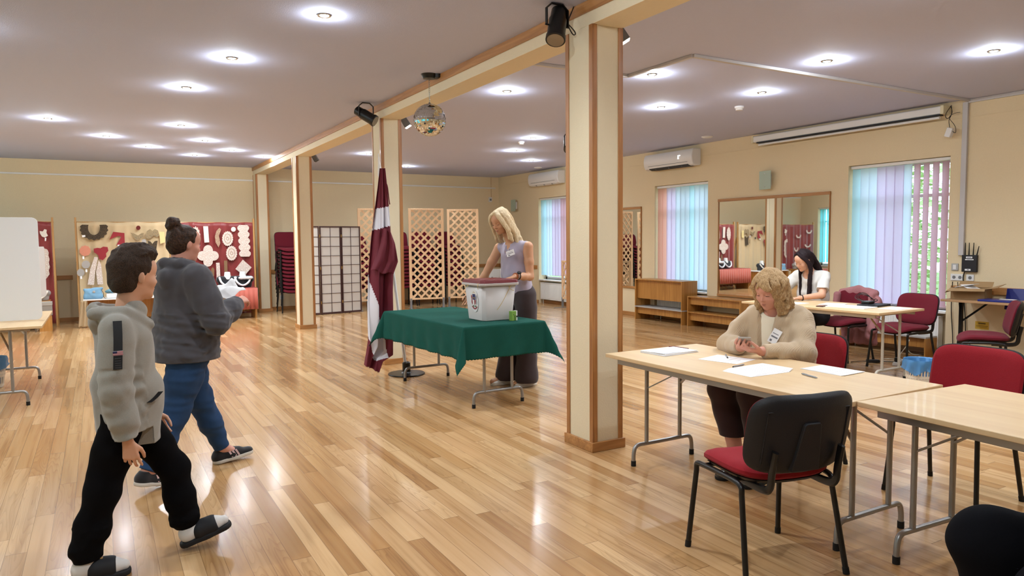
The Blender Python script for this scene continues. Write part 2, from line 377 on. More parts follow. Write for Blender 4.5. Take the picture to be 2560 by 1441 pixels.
# ---------------------------------------------------------------- ceiling lamps
LAMPS = [(1.451,5.163),(1.07,6.717),(.849,8.184),(1.04,10.824),(-.495,10.969),(.164,12.363),(.779,13.412),(1.511,12.243),(2.066,13.336),(1.587,14.356),(2.779,14.08),
         (3.88,6.83),(6.0,9.74),(6.53,11.24),(7.65,12.5),(5.79,14.6),(4.35,12.8),(4.75,5.49),(6.01,6.78),(5.82,4.34),(6.81,3.42),(6.42,5.6),
         (1.9,3.4),(-.9,6.6),(-1.1,3.6),(4.4,2.6),(6.6,.9),(3.8,.2),(.6,.8),(-1.2,.2),(-1.75,8.6),(-1.6,11.6),(-1.9,14.0)]  # last three lamps are unseen, added to brighten the left and back
LNOTE = ['over the walkway nearest the camera','second of the row over the open floor','third of the row over the open floor','above the shoji side of the hall before the small cluster','at the far left near the cluster','upper left of the small cluster','left of the small cluster over the back','front lamp of the small cluster','middle of the small cluster by the beam','rearmost of the small cluster','touching the beam near the back wall',
         'between the mirror ball and near column','beyond the near column in the middle row','second beyond the near column in the far row','nearest the far air conditioner','beside the flag column near the back wall','just left of the flag column','just right of the near column beside the cable duct','below the near column lamp toward the window','large one left of the projector screen corner','nearest the right edge of the photo','between the smoke alarm and the screen duct',
         'behind the camera over the tables','left edge of the hall, out of shot','left edge near the camera, out of shot','above the long tables, out of shot','right rear corner, out of shot','behind the camera centre','behind the camera left','rear left corner','left edge above the booth table, unseen, added for light','left edge behind the booth, unseen, added for light','far left back corner, unseen, added for light','left of the beam between the second and third columns']
M_bulb = mat('lit_bulb', '#fff2d8', .5, emit='#fff4e2', es=60.)
protoL = None
for (x, y), note in zip(LAMPS, LNOTE):
    lab = 'round recessed ceiling spotlight, '+note
    if protoL is None:
        t = thing('ceiling_spotlight', lab, 'ceiling light', (x, y, ZC), group='recessed spotlights in the ceiling'); protoL = t
        MB().lathe([(.034, -.001), (.048, -.001), (.050, -.005), (.046, -.010), (.036, -.008)], 28, cap=False).build('bezel', M_chrome, t)
        MB().lathe([(.0001, -.010), (.02, -.009), (.033, -.004), (.033, -.001), (.0001, -.001)], 24, cap=False).build('bulb', M_bulb, t)
    else:
        t = copy_tree(protoL); t.location = (x, y, ZC); t['label'] = lab
    l = bpy.data.lights.new('lamp_light', 'POINT'); l.energy = LAMP_W/8; l.color = (.86, .94, 1.); l.shadow_soft_size = .025
    lo = bpy.data.objects.new('lamp_light', l); COL.objects.link(lo); lo.parent = t; lo.location = (0, 0, -.035)
    s = bpy.data.lights.new('lamp_spot', 'SPOT'); s.energy = LAMP_W; s.color = (.86, .94, 1.); s.spot_size = R(150); s.spot_blend = .9; s.shadow_soft_size = .04
    so = bpy.data.objects.new('lamp_spot', s); COL.objects.link(so); so.parent = t; so.location = (0, 0, -.03)
# ---------------------------------------------------------------- stage spots on the beam
def can_spot(x, y, z, aim, label, top, cable=False):
    t = thing('stage_spotlight', label, 'spotlight', (x, y, z)); d = Vector(aim).normalized()
    M = d.to_track_quat('Z', 'Y').to_matrix()
    prof = [(.03, -.15), (.052, -.135), (.056, -.06), (.056, -.055), (.062, -.05), (.062, .09), (.068, .095), (.068, .125), (.06, .127)]
    MB().lathe(prof, 24, M=M, cap=True).build('housing', M_black, t)
    MB().lathe([(.0001, .10), (.04, .112), (.058, .1285), (.0001, .1286)], 20, M=M, cap=False).build('lens', M_glass_l, t)
    h = top-z; xx = .085
    MB().tube(smooth_path([(-xx, 0, 0), (-xx, 0, h-.01), (xx, 0, h-.01), (xx, 0, 0)], 1), .007, 6, flat=2.).build('yoke', M_black, t)
    MB().tube([(-xx-.01, 0, 0), (xx+.01, 0, 0)], .006, 8).build('pivot', M_black, t)
    if cable: MB().tube(smooth_path([(.03, 0, .06), (.10, .0, .02), (.16, 0, -.03), (.13, 0, -.05), (.08, 0, .03), (.13, .0, .13), (.15, .02, top-z)], 3), .004, 6).build('cable', M_black, t)
    return t
M_glass_l = mat('spot_lens', '#8d8478', .12, metal=.6)
can_spot(2.76, 4.16, 2.93, (-.35, -.35, -.9), 'black can spotlight on a yoke hanging from the ceiling by the nearest column', ZC, True)
can_spot(2.74, 8.12, 2.93, (.55, -.5, -.45), 'small black can spotlight on a yoke above the flag column', ZC)
M_grey = mat('grey_metal', '#77787a', .4, metal=.3)
M_litw = mat('lit_flood_lens', '#fffaf0', .4, emit='#fff6e6', es=14.)
def flood(x, y, z, label, on):
    t = thing('floodlight', label, 'floodlight', (x, y, z), group='small floodlights beside the beam'); M = Matrix.Rotation(R(35), 3, 'Y')
    M = Vector((.42, -.3, -.85)).to_track_quat('Z', 'Y').to_matrix()
    MB().lathe([(.035, -.08), (.05, -.075), (.055, .06), (.06, .07)], 4, M=M @ Matrix.Rotation(R(45), 3, 'Z')).build('housing', M_grey, t, bev=.008)
    MB().lathe([(.0001, .0705), (.05, .071), (.05, .073), (.0001, .0735)], 4, M=M @ Matrix.Rotation(R(45), 3, 'Z'), cap=False).build('lens', M_litw if on else M_black, t)
    MB().box(-.012, .012, -.012, .012, 0, .1).build('bracket', M_grey, t)
    if on:
        l = bpy.data.lights.new('flood_light', 'SPOT'); l.energy = 30; l.spot_size = R(120); l.spot_blend = .8; l.color = (1, .93, .82); l.shadow_soft_size = .05
        lo = bpy.data.objects.new('flood_light', l); COL.objects.link(lo); lo.parent = t; lo.location = (.03, -.02, -.09); lo.rotation_euler = Vector((-.42, .3, .85)).to_track_quat('Z', 'Y').to_euler()
    return t
flood(3.25, 4.10, 2.93, 'lit grey floodlight on the right side of the nearest column top', True)
flood(3.27, 8.25, 2.92, 'lit grey floodlight beside the mirror ball', True)
flood(3.27, 12.45, 2.93, 'unlit grey floodlight beside the third column top', False)
can_spot(6.16, 8.98, 2.86, (-.6, -.7, -.35), 'black can spotlight hanging farther back, half hidden by the nearest column', ZC)
# mirror ball
t = thing('mirror_ball', 'silver mirror ball of small square facets on a chain under the beam', 'mirror ball', (2.83, 6.50, 2.65))
b = MB(); n, k, r = 56, 30, .155
prof = [(max(1e-4, r*math.sin(PI*i/k)), -r*math.cos(PI*i/k)) for i in range(k+1)]; rr = random.Random(3)
for i in range(k):
    r0, z0 = prof[i]; r1, z1 = prof[i+1]; nn = max(5, int(n*max(r0, r1)/r))
    for j in range(nn):
        t0, t1 = 2*PI*(j+.04)/nn, 2*PI*(j+.96)/nn; jz = rr.uniform(-.0013, .0013); jr = rr.uniform(-.0013, .0013)
        zz0, zz1 = z0+(z1-z0)*.05, z1-(z1-z0)*.05
        q = [(r0, zz0, t0, jr), (r0, zz0, t1, -jr), (r1, zz1, t1, -jr+jz), (r1, zz1, t0, jr-jz)]
        b.add([((a+e+.0016)*math.cos(c), (a+e+.0016)*math.sin(c), z) for a, z, c, e in q], [(0, 1, 2, 3)])
b.build('mirror_facets', M_mirror, t, smooth=1)
MB().ball((0, 0, 0), r-.001, 32, 20).build('ball_core', mat('ball_core', '#8c8a80', .5), t)
b = MB(); z = .175
MB().lathe([(.012, .15), (.016, .158), (.010, .166)], 12).build('ball_cap', M_chrome, t)
while z < .40:
    M = Matrix.Rotation(R(90*(int(z*100) % 2)), 3, 'Z'); b.tube([M @ Vector((.006*math.cos(a), 0, .012*math.sin(a)))+Vector((0, 0, z)) for a in [i*PI/4 for i in range(9)]], .0016, 5); z += .019
b.build('chain', M_chrome, t)
MB().lathe([(.015, .385), (.06, .393), (.075, .428), (.08, .434)], 20).build('motor', M_black, t)
MB().lathe([(.03, .395), (.05, .40), (.055, .434)], 14, c=(.075, -.03, 0)).build('motor_gear', M_black, t)
# smoke detectors and vents
def detector(x, y, label, r=.055):
    t = thing('smoke_detector', label, 'smoke detector', (x, y, ZC)); MB().lathe([(r, 0), (r, -.02), (r*.8, -.028), (r*.75, -.045), (.0001, -.05)], 24).build('housing', M_white, t)
    MB().lathe([(r*.77, -.030), (r*.79, -.034), (r*.75, -.038)], 24, cap=False).build('sensor_slot', M_blackp, t)
detector(6.85, 6.32, 'white round smoke detector near the projector screen')
detector(6.05, 10.2, 'small white smoke detector above the third window, far side')
def vent(x, y, label):
    t = thing('ceiling_vent', label, 'vent', (x, y, ZC)); MB().lathe([(.09, 0), (.09, -.006), (.06, -.02), (.0001, -.02)], 28).build('disc', M_white, t)
vent(8.4, 8.4, 'white round vent on the ceiling above the nearer air conditioner'); vent(8.5, 13.6, 'white round vent on the ceiling above the far air conditioner')
# cable ducts
def P3(b, pts, w_, h_):
    for a, c in zip(pts[:-1], pts[1:]): b.bar(a, c, w_, h_)
    return b
M_duct = mat('grey_white_duct', '#bdb9b8', .5)
struct(P3(MB(), [(3.2, 5.62, ZC-.014), (4.56, 5.62, ZC-.014), (4.56, 4.74, ZC-.014), (XW, 4.74, ZC-.014)], .04, .028).build('trim_7', M_duct, bev=.003))
struct(MB().box(XW-.035, XW, 4.74, 4.80, 1.25, ZC-.03).build('trim_8', M_duct, bev=.003))
struct(MB().box(XW-.03, XW, YF, 4.74, ZC-.045, ZC-.002).build('trim_9', M_duct, bev=.003))
# projector screen
t = thing('projector_screen', 'long white rolled up projector screen case mounted at the top of the right wall', 'projector screen', (XW-.09, 6.42, 2.99))
MB().box(-.05, .05, -1.44, 1.44, -.045, .05).build('case', M_white, t, bev=.015); MB().box(-.052, .03, -1.41, 1.36, -.062, -.046).build('slot', M_blackp, t)
MB().tube([(-.02, -1.40, -.085), (-.02, 1.34, -.085)], .017, 12).build('weight_bar', M_white, t)
for s in (-1, 1): MB().box(-.055, .085, s*1.44-.02 if s > 0 else -1.46, s*1.44+.02 if s > 0 else -1.42, -.05, .055).build('end_bracket', mat('cream_plastic', '#d9cfae', .5), t, bev=.004)
t = thing('junction_box', 'small white box dangling on loose black cables beside the projector screen', 'junction box', (8.86, 4.91, 2.72))
MB().box(-.03, .03, -.035, .035, -.06, .05, M=Matrix.Rotation(R(20), 4, 'X')).build('housing', M_white, t, bev=.006)
b = MB(); b.tube(smooth_path([(0, 0, .05), (.02, .03, .15), (0, -.02, .2), (.02, .0, .32)], 3), .004, 6).tube(smooth_path([(0, -.02, .02), (-.03, -.09, -.04), (-.02, -.08, .06), (0, .03, .18), (.01, -.05, .22), (.03, -.1, .22)], 3), .003, 6).tube(smooth_path([(0, .0, .3), (-.03, .05, .2), (.0, .03, .15), (.02, -.02, .22), (0, 0, .31)], 3), .004, 6); b.build('cable', M_black, t)
# air conditioners
def aircon(y, label, disp=False):
    t = thing('air_conditioner', label, 'air conditioner', (XW, y, 2.86), group='white wall air conditioners')
    pr = [(0, -.13), (-.12, -.135), (-.175, -.115), (-.205, -.06), (-.215, .03), (-.20, .11), (-.17, .145), (0, .15)]
    b = MB(); h = .62; b.plate([(a, z) for a, z in pr], (0, h, 0), (1, 0, 0), (0, 0, 1), 2*h); b.build('housing', M_white, t, bev=.012)
    MB().plate([(-.02, -.137), (-.12, -.142), (-.177, -.12), (-.182, -.095), (-.125, -.128)], (0, .5, 0), (1, 0, 0), (0, 0, 1), 1.0).build('louver', M_blackp if disp else M_white, t)
    b = MB()
    for k in range(3): b.box(-.17, -.10, -.33+.33*k-.004, -.33+.33*k+.004, -.142, -.10)
    b.box(-.2065, -.20, -.5, .5, -.072, -.066); b.build('seam', M_grey, t)
    if disp:
        M_d = mat('lit_digits', '#ffffff', .5, emit='#ffffff', es=3.)
        b = MB(); seg = lambda y0, z0, y1, z1: b.bar((-.218, y0, z0), (-.218, y1, z1), .006, .006)
        for o_, s_ in ((-.28, 'abged'), (-.315, 'abc')):
            S = {'a': ((0, .05), (-.025, .05)), 'b': ((-.025, .05), (-.025, .025)), 'c': ((-.025, .025), (-.025, 0)), 'd': ((0, 0), (-.025, 0)), 'e': ((0, 0), (0, .025)), 'f': ((0, .025), (0, .05)), 'g': ((0, .025), (-.025, .025))}
            for ch in s_: (a, c), (e, g) = S[ch]; seg(o_+a, c, o_+e, g)
        b.build('display', M_d, t)
    return t
aircon(9.71, 'white wall air conditioner with open black louver and lit display, nearer unit', True); aircon(13.82, 'white wall air conditioner with closed flap near the back corner')
# sconces
def sconce(y, z, label):
    t = thing('wall_sconce', label, 'wall light', (XW, y, z), group='frosted glass wall sconces'); MB().box(-.09, -.082, -.11, .11, -.14, .14).build('glass_shade', M_glassg, t, bev=.003)
    MB().box(-.04, 0, -.05, .05, -.09, .09).build('back_plate', M_white, t, bev=.004)
    for s in (-1, 1): MB().tube([(-.094, 0, s*.10), (-.03, 0, s*.10)], .008, 10).build('stud', M_chrome, t)
sconce(7.65, 2.36, 'frosted glass wall sconce above the big wall mirror'); sconce(15.35, 2.33, 'frosted glass wall sconce near the back right corner')
t = thing('thermostat', 'small white thermostat box on a wire in the back right corner', 'thermostat', (8.70, YB, 2.52)); MB().box(-.045, .045, -.03, 0, -.06, .06).build('housing', M_white, t, bev=.005); MB().box(-.025, .025, -.033, -.03, -.03, .02).build('display', M_grey, t); MB().box(.03, .036, -.006, 0, .06, .56).build('wire', M_trimw, t)
# mirrors on the right wall
def wmirror(a, c, z0, z1, label, split=None, sides=True):
    t = thing('wall_mirror', label, 'mirror', (XW, (a+c)/2, (z0+z1)/2), group='large wall mirrors'); H = (z1-z0)/2; W = (c-a)/2
    cuts = [-W, W] if split is None else [-W, split-(a+c)/2, W]
    for p, q in zip(cuts[:-1], cuts[1:]): MB().box(-.012, -.004, p+.001, q-.001, -H, H).build('mirror_pane', M_mirror, t)
    MB().box(-.03, 0, -W-.01, W+.01, H, H+.045).build('top_rail', M_trimh, t, bev=.003); MB().box(-.03, 0, -W-.01, W+.01, -H-.04, -H).build('bottom_rail', M_trimh, t, bev=.003)
    for s in (-1, 1): MB().box(-.022, 0, s*W-.006, s*W+.006, -H, H).build('side_rail', M_trimw, t)
wmirror(6.57, 8.66, .56, 2.08, 'wide two pane wall mirror with wooden rail behind the seated dark haired person', 7.62)
wmirror(10.63, 12.55, .57, 2.05, 'wall mirror seen just right of the nearest column, reflecting lattice screens')
# ---------------------------------------------------------------- conference chair
def make_chair(fab, label):
    t = thing('conference_chair', label, 'chair')
    sb = lambda x, y, z: (x, y, z+.445-.035*max(0, (y-.08)/.14)**2+.012*(x/.23)**2)
    pad(.47, .44, [(.05, -.006), (.012, 0), (.0, .012), (.0, .028), (.012, .042), (.045, .052)], 3.6, 44, sb).build('seat', fab, t)
    pad(.46, .43, [(.06, -.022), (.02, -.018), (.006, -.004)], 3.6, 44, sb).build('seat_shell', M_blackp, t)
    th = R(12)
    def bb(x, y, z):    # pad plane (x, y=height) standing up, front faces +Y
        h = y; dep = z-.05*(1-(x/.26)**2)+.0; c, s_ = math.cos(th), math.sin(th)
        return (x, -.245+dep*c-h*s_+.03*0, .665+h*c+dep*s_)
    pad(.505, .345, [(.02, .012), (.003, .02), (0, .034), (.012, .046), (.05, .054)], 4.4, 48, bb).build('backrest', fab, t)
    sh = pad(.52, .36, [(.07, -.012), (.02, -.004), (.004, .008), (0, .020), (.01, .024)], 4.4, 48, bb); sh.build('back_shell', M_blackp, t)
    rb = MB(); q = [(-.20, -.12), (-.20, .11), (.20, .11), (.20, -.12)]
    rb.tube([bb(x, y, -.012) for x, y in q], .0035, 6)
    rb.build('shell_rib', M_blackp, t)
    wd = MB(); o = [(-.075, -.155), (-.045, .055), (-.035, .065), (.035, .065), (.045, .055), (.075, -.155)]
    k = len(o); v = [bb(x, y, -.004) for x, y in o]+[bb(x*.9, y, -.024) for x, y in o]
    wd.add(v, [tuple(range(k)), tuple(range(2*k-1, k-1, -1))]+[(i, (i+1) % k, (i+1) % k+k, i+k) for i in range(k)]); wd.build('bracket_cover', M_blackp, t, bev=.004)
    for s in (-1, 1):
        for e in (-1, 1):
            foot = (s*.255, .225 if e > 0 else -.245, 0); top = (s*.232, .19 if e > 0 else -.17, .385); tt = (s*.232, .15 if e > 0 else -.12, .425 if e > 0 else .432); mid = (s*.232, .012, .43)
            p = [Vector(foot), Vector(foot).lerp(Vector(top), .5), Vector(top)]+smooth_path([top, (top[0], top[1], .42), tt, mid], 2)[1:]
            l = MB().tube(p, .0125, 12, flat=1.0).build('leg', M_black, t)
            d = (Vector(top)-Vector(foot)).normalized(); MB().tube([Vector(foot), Vector(foot)+d*.03], .0145, 12).build('foot_cap', M_rubber, l)
    for yy in (.12, -.10): MB().tube([(-.232, yy, .428), (.232, yy, .428)], .010, 10).build('crossbar', M_black, t)
    for s in (-1, 1):
        x = s*.165
        MB().tube(smooth_path([(x, -.06, .418), (x, -.235, .415), (x, -.275, .44), (x, -.278, .50), (x, -.30, .60)], 2), .012, 8, flat=1.6).build('back_support', M_black, t)
    return t
CH0 = make_chair(M_red, 'red upholstered chair with black plastic back facing away from the camera, beside the near table')
CH0.location = (2.60, 2.23, 0); CH0.rotation_euler = (0, 0, R(-13))
CHD = copy_tree(CH0)
for c in CHD.children:
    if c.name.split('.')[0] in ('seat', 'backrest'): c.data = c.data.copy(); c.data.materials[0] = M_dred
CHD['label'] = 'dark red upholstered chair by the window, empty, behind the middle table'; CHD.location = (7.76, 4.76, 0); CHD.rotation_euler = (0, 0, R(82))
def chair(src, x, y, rz, label, z=0, group=None):
    c = copy_tree(src); c.location = (x, y, z); c.rotation_euler = (0, 0, rz); c['label'] = label
    if group: c['group'] = group
    return c
chair(CH0, 3.92, 3.16, R(92), 'red chair that the person in the beige cardigan sits on')
chair(CH0, 4.16, 2.24, R(90), 'empty red chair at the far side of the second table, cut by the right edge')
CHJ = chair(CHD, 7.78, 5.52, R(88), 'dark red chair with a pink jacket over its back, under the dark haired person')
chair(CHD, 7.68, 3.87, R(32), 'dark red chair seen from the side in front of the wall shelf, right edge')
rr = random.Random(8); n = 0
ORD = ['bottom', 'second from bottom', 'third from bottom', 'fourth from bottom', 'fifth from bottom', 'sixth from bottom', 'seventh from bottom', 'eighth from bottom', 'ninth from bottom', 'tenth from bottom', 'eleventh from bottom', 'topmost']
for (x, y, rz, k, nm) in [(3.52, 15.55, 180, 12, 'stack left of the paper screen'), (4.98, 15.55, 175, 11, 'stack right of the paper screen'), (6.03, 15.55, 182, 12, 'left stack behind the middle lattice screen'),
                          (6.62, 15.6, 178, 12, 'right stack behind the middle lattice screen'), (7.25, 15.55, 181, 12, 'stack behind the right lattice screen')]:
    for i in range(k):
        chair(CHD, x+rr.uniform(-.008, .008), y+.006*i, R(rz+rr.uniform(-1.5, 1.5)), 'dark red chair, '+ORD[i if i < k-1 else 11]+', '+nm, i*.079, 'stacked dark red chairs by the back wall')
# ---------------------------------------------------------------- folding tables
def folding_table(label, loc, rz, L=1.70, W=.80, H=.74, inset=.11, steel=None, top=None, group='folding tables with steel legs'):
    steel = steel or M_steel; t = thing('folding_table', label, 'table', loc, rz, group); hl, hw = L/2, W/2
    MB().box(-hw, hw, -hl, hl, H-.024, H).build('tabletop', top or M_top, t, bev=.003)
    for s in (-1, 1): MB().box(min(s*(hw-.045), s*(hw-.06)), max(s*(hw-.045), s*(hw-.06)), -hl+.07, hl-.07, H-.064, H-.024).build('apron', steel, t, bev=.002)
    for e in (-1, 1):
        y = e*(hl-inset); f = MB(); fx = .255; zt = .135
        p = smooth_path([(-fx, y, .0), (-fx, y, .09), (-fx+.02, y, zt), (-fx+.10, y, zt), ], 2)+smooth_path([(fx-.10, y, zt), (fx-.02, y, zt), (fx, y, .09), (fx, y, 0)], 2)
        f.tube(p, .0135, 12)
        for s in (-1, 1): f.tube([(s*.145, y, zt), (s*.145, y, H-.03)], .0135, 12)
        f.tube([(-.3, y, H-.04), (.3, y, H-.04)], .0125, 10)
        fr = f.build('leg_frame', steel, t)
        for s in (-1, 1): MB().tube([(s*fx, y, 0), (s*fx, y, .035)], .0165, 12).build('rubber_foot', M_rubber, fr)
        b = MB(); a = (.03, y-e*.30, H-.04)
        b.bar((.145, y, .50), a, .018, .008).bar((-.145, y, .50), a, .018, .008).box(.01, .05, min(y-e*.27, y-e*.33), max(y-e*.27, y-e*.33), H-.06, H-.024); b.build('folding_brace', steel, t)
    return t
folding_table('birch topped folding table where the person in beige sits, nearest column end', (3.225, 2.857, 0), 0, group=None, L=1.71)
folding_table('birch topped folding table cut off by the right edge', (3.29, 1.125, 0), R(-3), L=1.71)
folding_table('folding table under the green tablecloth', (3.04, 6.36, 0), R(2.2), L=1.72)
folding_table('folding table with papers and laptop in front of the windows', (6.92, 5.10, 0), R(1), L=1.70, W=.78, steel=mat('cream_steel', '#b4ada0', .5))
folding_table('folding table carrying the white voting booth at the left edge', (-.88, 8.66, 0), 0, L=1.72)
# green tablecloth
M_green = mat('green_cloth', '#174a40', .9, spec=.15, noise=.08, nscale=10., bump=.2, bscale=300.)
def cloth():
    hw, hl, d = .412, .872, .30; n = 60; v = []; f = []; NX, NY = 96, 150; H = .7445
    xs = np.linspace(-hw-d, hw+d, NX); ys = np.linspace(-hl-d, hl+d, NY); rad = .012
    rr = random.Random(5)
    for j, y in enumerate(ys):
        for i, x in enumerate(xs):
            ax, ay = max(0, abs(x)-hw), max(0, abs(y)-hl); sx, sy = math.copysign(1, x), math.copysign(1, y)
            r = math.hypot(ax, ay); bx_, by = max(-hw, min(hw, x)), max(-hl, min(hl, y))
            if r < 1e-6: v.append((x, y, H+.0012*math.sin(9*x+4*y)+(.0012 if abs(((y+.9) % .29)-.145) < .012 else 0))); continue
            ca, sa = ax/r, ay/r; th = math.atan2(ay, ax); cor = math.sin(2*th)**1.2 if 0 < th < PI/2 else 0
            z = -max(0, r-rad)*(1-.06*cor); o = min(r, rad)*.8+r*(.04+.40*cor)
            wv = .012*r/d*(math.sin(23*y+1.3)*ca*(1-cor)+math.sin(19*x+.5)*sa*(1-cor))+.003*r/d*math.sin(37*x-29*y)
            if i in (0, NX-1) or j in (0, NY-1): z += .006*((i+j) % 2)
            v.append((bx_+sx*ca*(o+wv), by+sy*sa*(o+wv), H+z))
    for j in range(NY-1):
        for i in range(NX-1): a = j*NX+i; f.append((a, a+1, a+1+NX, a+NX))
    b = MB(); b.add(v, f); o = b.build('tablecloth', M_green, None, smooth=180); o.location = (3.04, 6.36, 0); o.rotation_euler = (0, 0, R(2.2))
    s = o.modifiers.new('thick', 'SOLIDIFY'); s.thickness = .0015; s.offset = 1
    return tag(o, 'dark green tablecloth with zigzag hem draped under the ballot box', 'tablecloth')
cloth()
# ---------------------------------------------------------------- signed distance bodies (one continuous surface each)
class SDF:
    def __init__(s, lo, hi, h):
        s.h = h; s.lo = np.array(lo, float)-3*h; n = np.ceil((np.array(hi, float)+3*h-s.lo)/h).astype(int)+1
        s.n = n; s.F = np.full(n, 1.0, np.float32)
    def region(s, lo, hi, pad):
        a = np.clip(np.floor((np.array(lo)-pad-s.lo)/s.h).astype(int), 0, s.n-1); b = np.clip(np.ceil((np.array(hi)+pad-s.lo)/s.h).astype(int)+1, 1, s.n)
        ax = [s.lo[i]+s.h*np.arange(a[i], b[i]) for i in range(3)]
        P = np.meshgrid(*ax, indexing='ij', sparse=True)
        return tuple(slice(a[i], b[i]) for i in range(3)), P
    def put(s, sl, d, k, op):
        F = s.F[sl]; d = d.astype(np.float32)
        if op == 'u':
            if k > 0: h = np.maximum(k-np.abs(F-d), 0)/k; r = np.minimum(F, d)-h*h*k*.25
            else: r = np.minimum(F, d)
        elif op == 's':
            d = -d
            if k > 0: h = np.maximum(k-np.abs(F-d), 0)/k; r = np.maximum(F, d)+h*h*k*.25
            else: r = np.maximum(F, d)
        else: r = np.maximum(F, d)
        s.F[sl] = r
    def ell(s, c, rad, A=None, k=.01, op='u'):
        """ellipsoid, A columns = axes"""
        c = np.array(c, float); rad = np.array(rad, float); A = np.eye(3) if A is None else np.array(A, float)
        m = rad.max(); sl, P = s.region(c-m, c+m, k+4*s.h)
        Q = [sum((P[i]-c[i])*A[i, j] for i in range(3))/rad[j] for j in range(3)]
        q = np.sqrt(Q[0]**2+Q[1]**2+Q[2]**2); q2 = np.sqrt((Q[0]/rad[0])**2+(Q[1]/rad[1])**2+(Q[2]/rad[2])**2)+1e-9
        s.put(sl, q*(q-1)/q2, k, op)
    def cone(s, a, b, ra, rb, k=.01, flat=None, op='u'):
        """rounded cone a->b; flat=(axis, factor) squashes along an axis (factor<1 thinner)"""
        a = np.array(a, float); b = np.array(b, float); m = max(ra, rb)
        e = 1. if flat is None else max(1, flat[1]); sl, P = s.region(np.minimum(a, b)-m*e, np.maximum(a, b)+m*e, k+4*s.h)
        X = [P[i]-a[i] for i in range(3)]; d = b-a
        if flat is not None:
            wv = np.array(flat[0], float); wv /= np.linalg.norm(wv); fa = 1/flat[1]-1; t = sum(X[i]*wv[i] for i in range(3))
            X = [X[i]+fa*t*wv[i] for i in range(3)]; d = d+fa*d.dot(wv)*wv
        L2 = max(d.dot(d), 1e-9); t = np.clip(sum(X[i]*d[i] for i in range(3))/L2, 0, 1)
        q = np.sqrt(sum((X[i]-t*d[i])**2 for i in range(3)))-(ra+(rb-ra)*t)
        if flat is not None: q = q*min(1., flat[1])
        s.put(sl, q, k, op)
    def chain(s, pts, rs, k=.01, flat=None, kk=None):
        for i in range(len(pts)-1): s.cone(pts[i], pts[i+1], rs[i], rs[i+1], k, flat)
    def cut(s, p, nrm, lo=None, hi=None):
        """remove everything on the nrm side of p (inside the optional box)"""
        p = np.array(p, float); nrm = np.array(nrm, float); nrm /= np.linalg.norm(nrm)
        sl, P = s.region(s.lo if lo is None else lo, s.lo+s.h*s.n if hi is None else hi, 0)
        s.put(sl, sum((P[i]-p[i])*nrm[i] for i in range(3)), 0, 'c')
    def warp(s, amp, freq, seed=0, lo=None, hi=None, vert=1.):
        r = np.random.RandomState(seed); sl, P = s.region(s.lo if lo is None else lo, s.lo+s.h*s.n if hi is None else hi, 0)
        d = 0
        for i in range(5):
            v = r.randn(3); v /= np.linalg.norm(v); v[2] *= vert; f = freq*(.6+.9*r.rand()); ph = r.rand(2)*6.28; v2 = r.randn(3)*freq*.5
            d = d+np.sin(f*(v[0]*P[0]+v[1]*P[1]+v[2]*P[2])+ph[0]+1.2*np.sin(v2[0]*P[0]+v2[1]*P[1]+v2[2]*P[2]+ph[1]))
        s.F[sl] += (amp*d/2.2).astype(np.float32)
    def mesh(s, name, mats, parent, off=(0, 0, 0), matf=None, smooth=1):
        F = s.F; n = F.shape; S = F < 0; c = np.zeros([k-1 for k in n], np.int8)
        for dx in (0, 1):
            for dy in (0, 1):
                for dz in (0, 1): c += S[dx:n[0]-1+dx, dy:n[1]-1+dy, dz:n[2]-1+dz]
        act = (c > 0) & (c < 8); idx = np.argwhere(act); ID = np.full(c.shape, -1, np.int64); ID[act] = np.arange(len(idx))
        acc = np.zeros((len(idx), 3)); cnt = np.zeros(len(idx)); i0, j0, k0 = idx.T
        cor = {}
        for dx in (0, 1):
            for dy in (0, 1):
                for dz in (0, 1): cor[dx, dy, dz] = F[i0+dx, j0+dy, k0+dz]
        for a in cor:
            for ax in range(3):
                if a[ax]: continue
                b = list(a); b[ax] = 1; fa, fb = cor[a], cor[tuple(b)]; m = (fa < 0) != (fb < 0)
                t = np.where(m, fa/np.where(m, fa-fb, 1), 0)
                p = np.zeros((len(idx), 3)); p += a; p[:, ax] = t; acc += p*m[:, None]; cnt += m
        V = (idx+acc/np.maximum(cnt, 1)[:, None])*s.h+s.lo
        Q = []
        for ax in range(3):
            sl0 = [slice(1, n[i]-1) for i in range(3)]; sl0[ax] = slice(0, n[ax]-1); sl1 = list(sl0); sl1[ax] = slice(1, n[ax])
            A, B = S[tuple(sl0)], S[tuple(sl1)]; e = np.argwhere(A != B); u, w_ = (ax+1) % 3, (ax+2) % 3
            base = e.copy(); 
            for i in range(3):
                if i != ax: base[:, i] += 1
            flip = ~A[tuple(e.T)]
            def g(du, dw):
                q = base.copy(); q[:, u] -= du; q[:, w_] -= dw; return ID[tuple(q.T)]
            q = np.stack([g(1, 1), g(0, 1), g(0, 0), g(1, 0)], 1); q[flip] = q[flip][:, ::-1]; Q.append(q)
        Q = np.concatenate(Q); Q = Q[(Q >= 0).all(1)]
        for _ in range(smooth):       # light Laplacian smoothing
            T = np.zeros_like(V); C = np.zeros(len(V))
            for a, b in ((0, 1), (1, 2), (2, 3), (3, 0)):
                np.add.at(T, Q[:, a], V[Q[:, b]]); np.add.at(C, Q[:, a], 1); np.add.at(T, Q[:, b], V[Q[:, a]]); np.add.at(C, Q[:, b], 1)
            V = V*.45+.55*T/np.maximum(C, 1)[:, None]
        V = V-np.array(off)
        me = bpy.data.meshes.new(name); me.vertices.add(len(V)); me.vertices.foreach_set('co', V.astype(np.float32).ravel())
        me.loops.add(len(Q)*4); me.loops.foreach_set('vertex_index', Q.astype(np.int32).ravel()); me.polygons.add(len(Q))
        me.polygons.foreach_set('loop_start', np.arange(0, len(Q)*4, 4, dtype=np.int32)); 
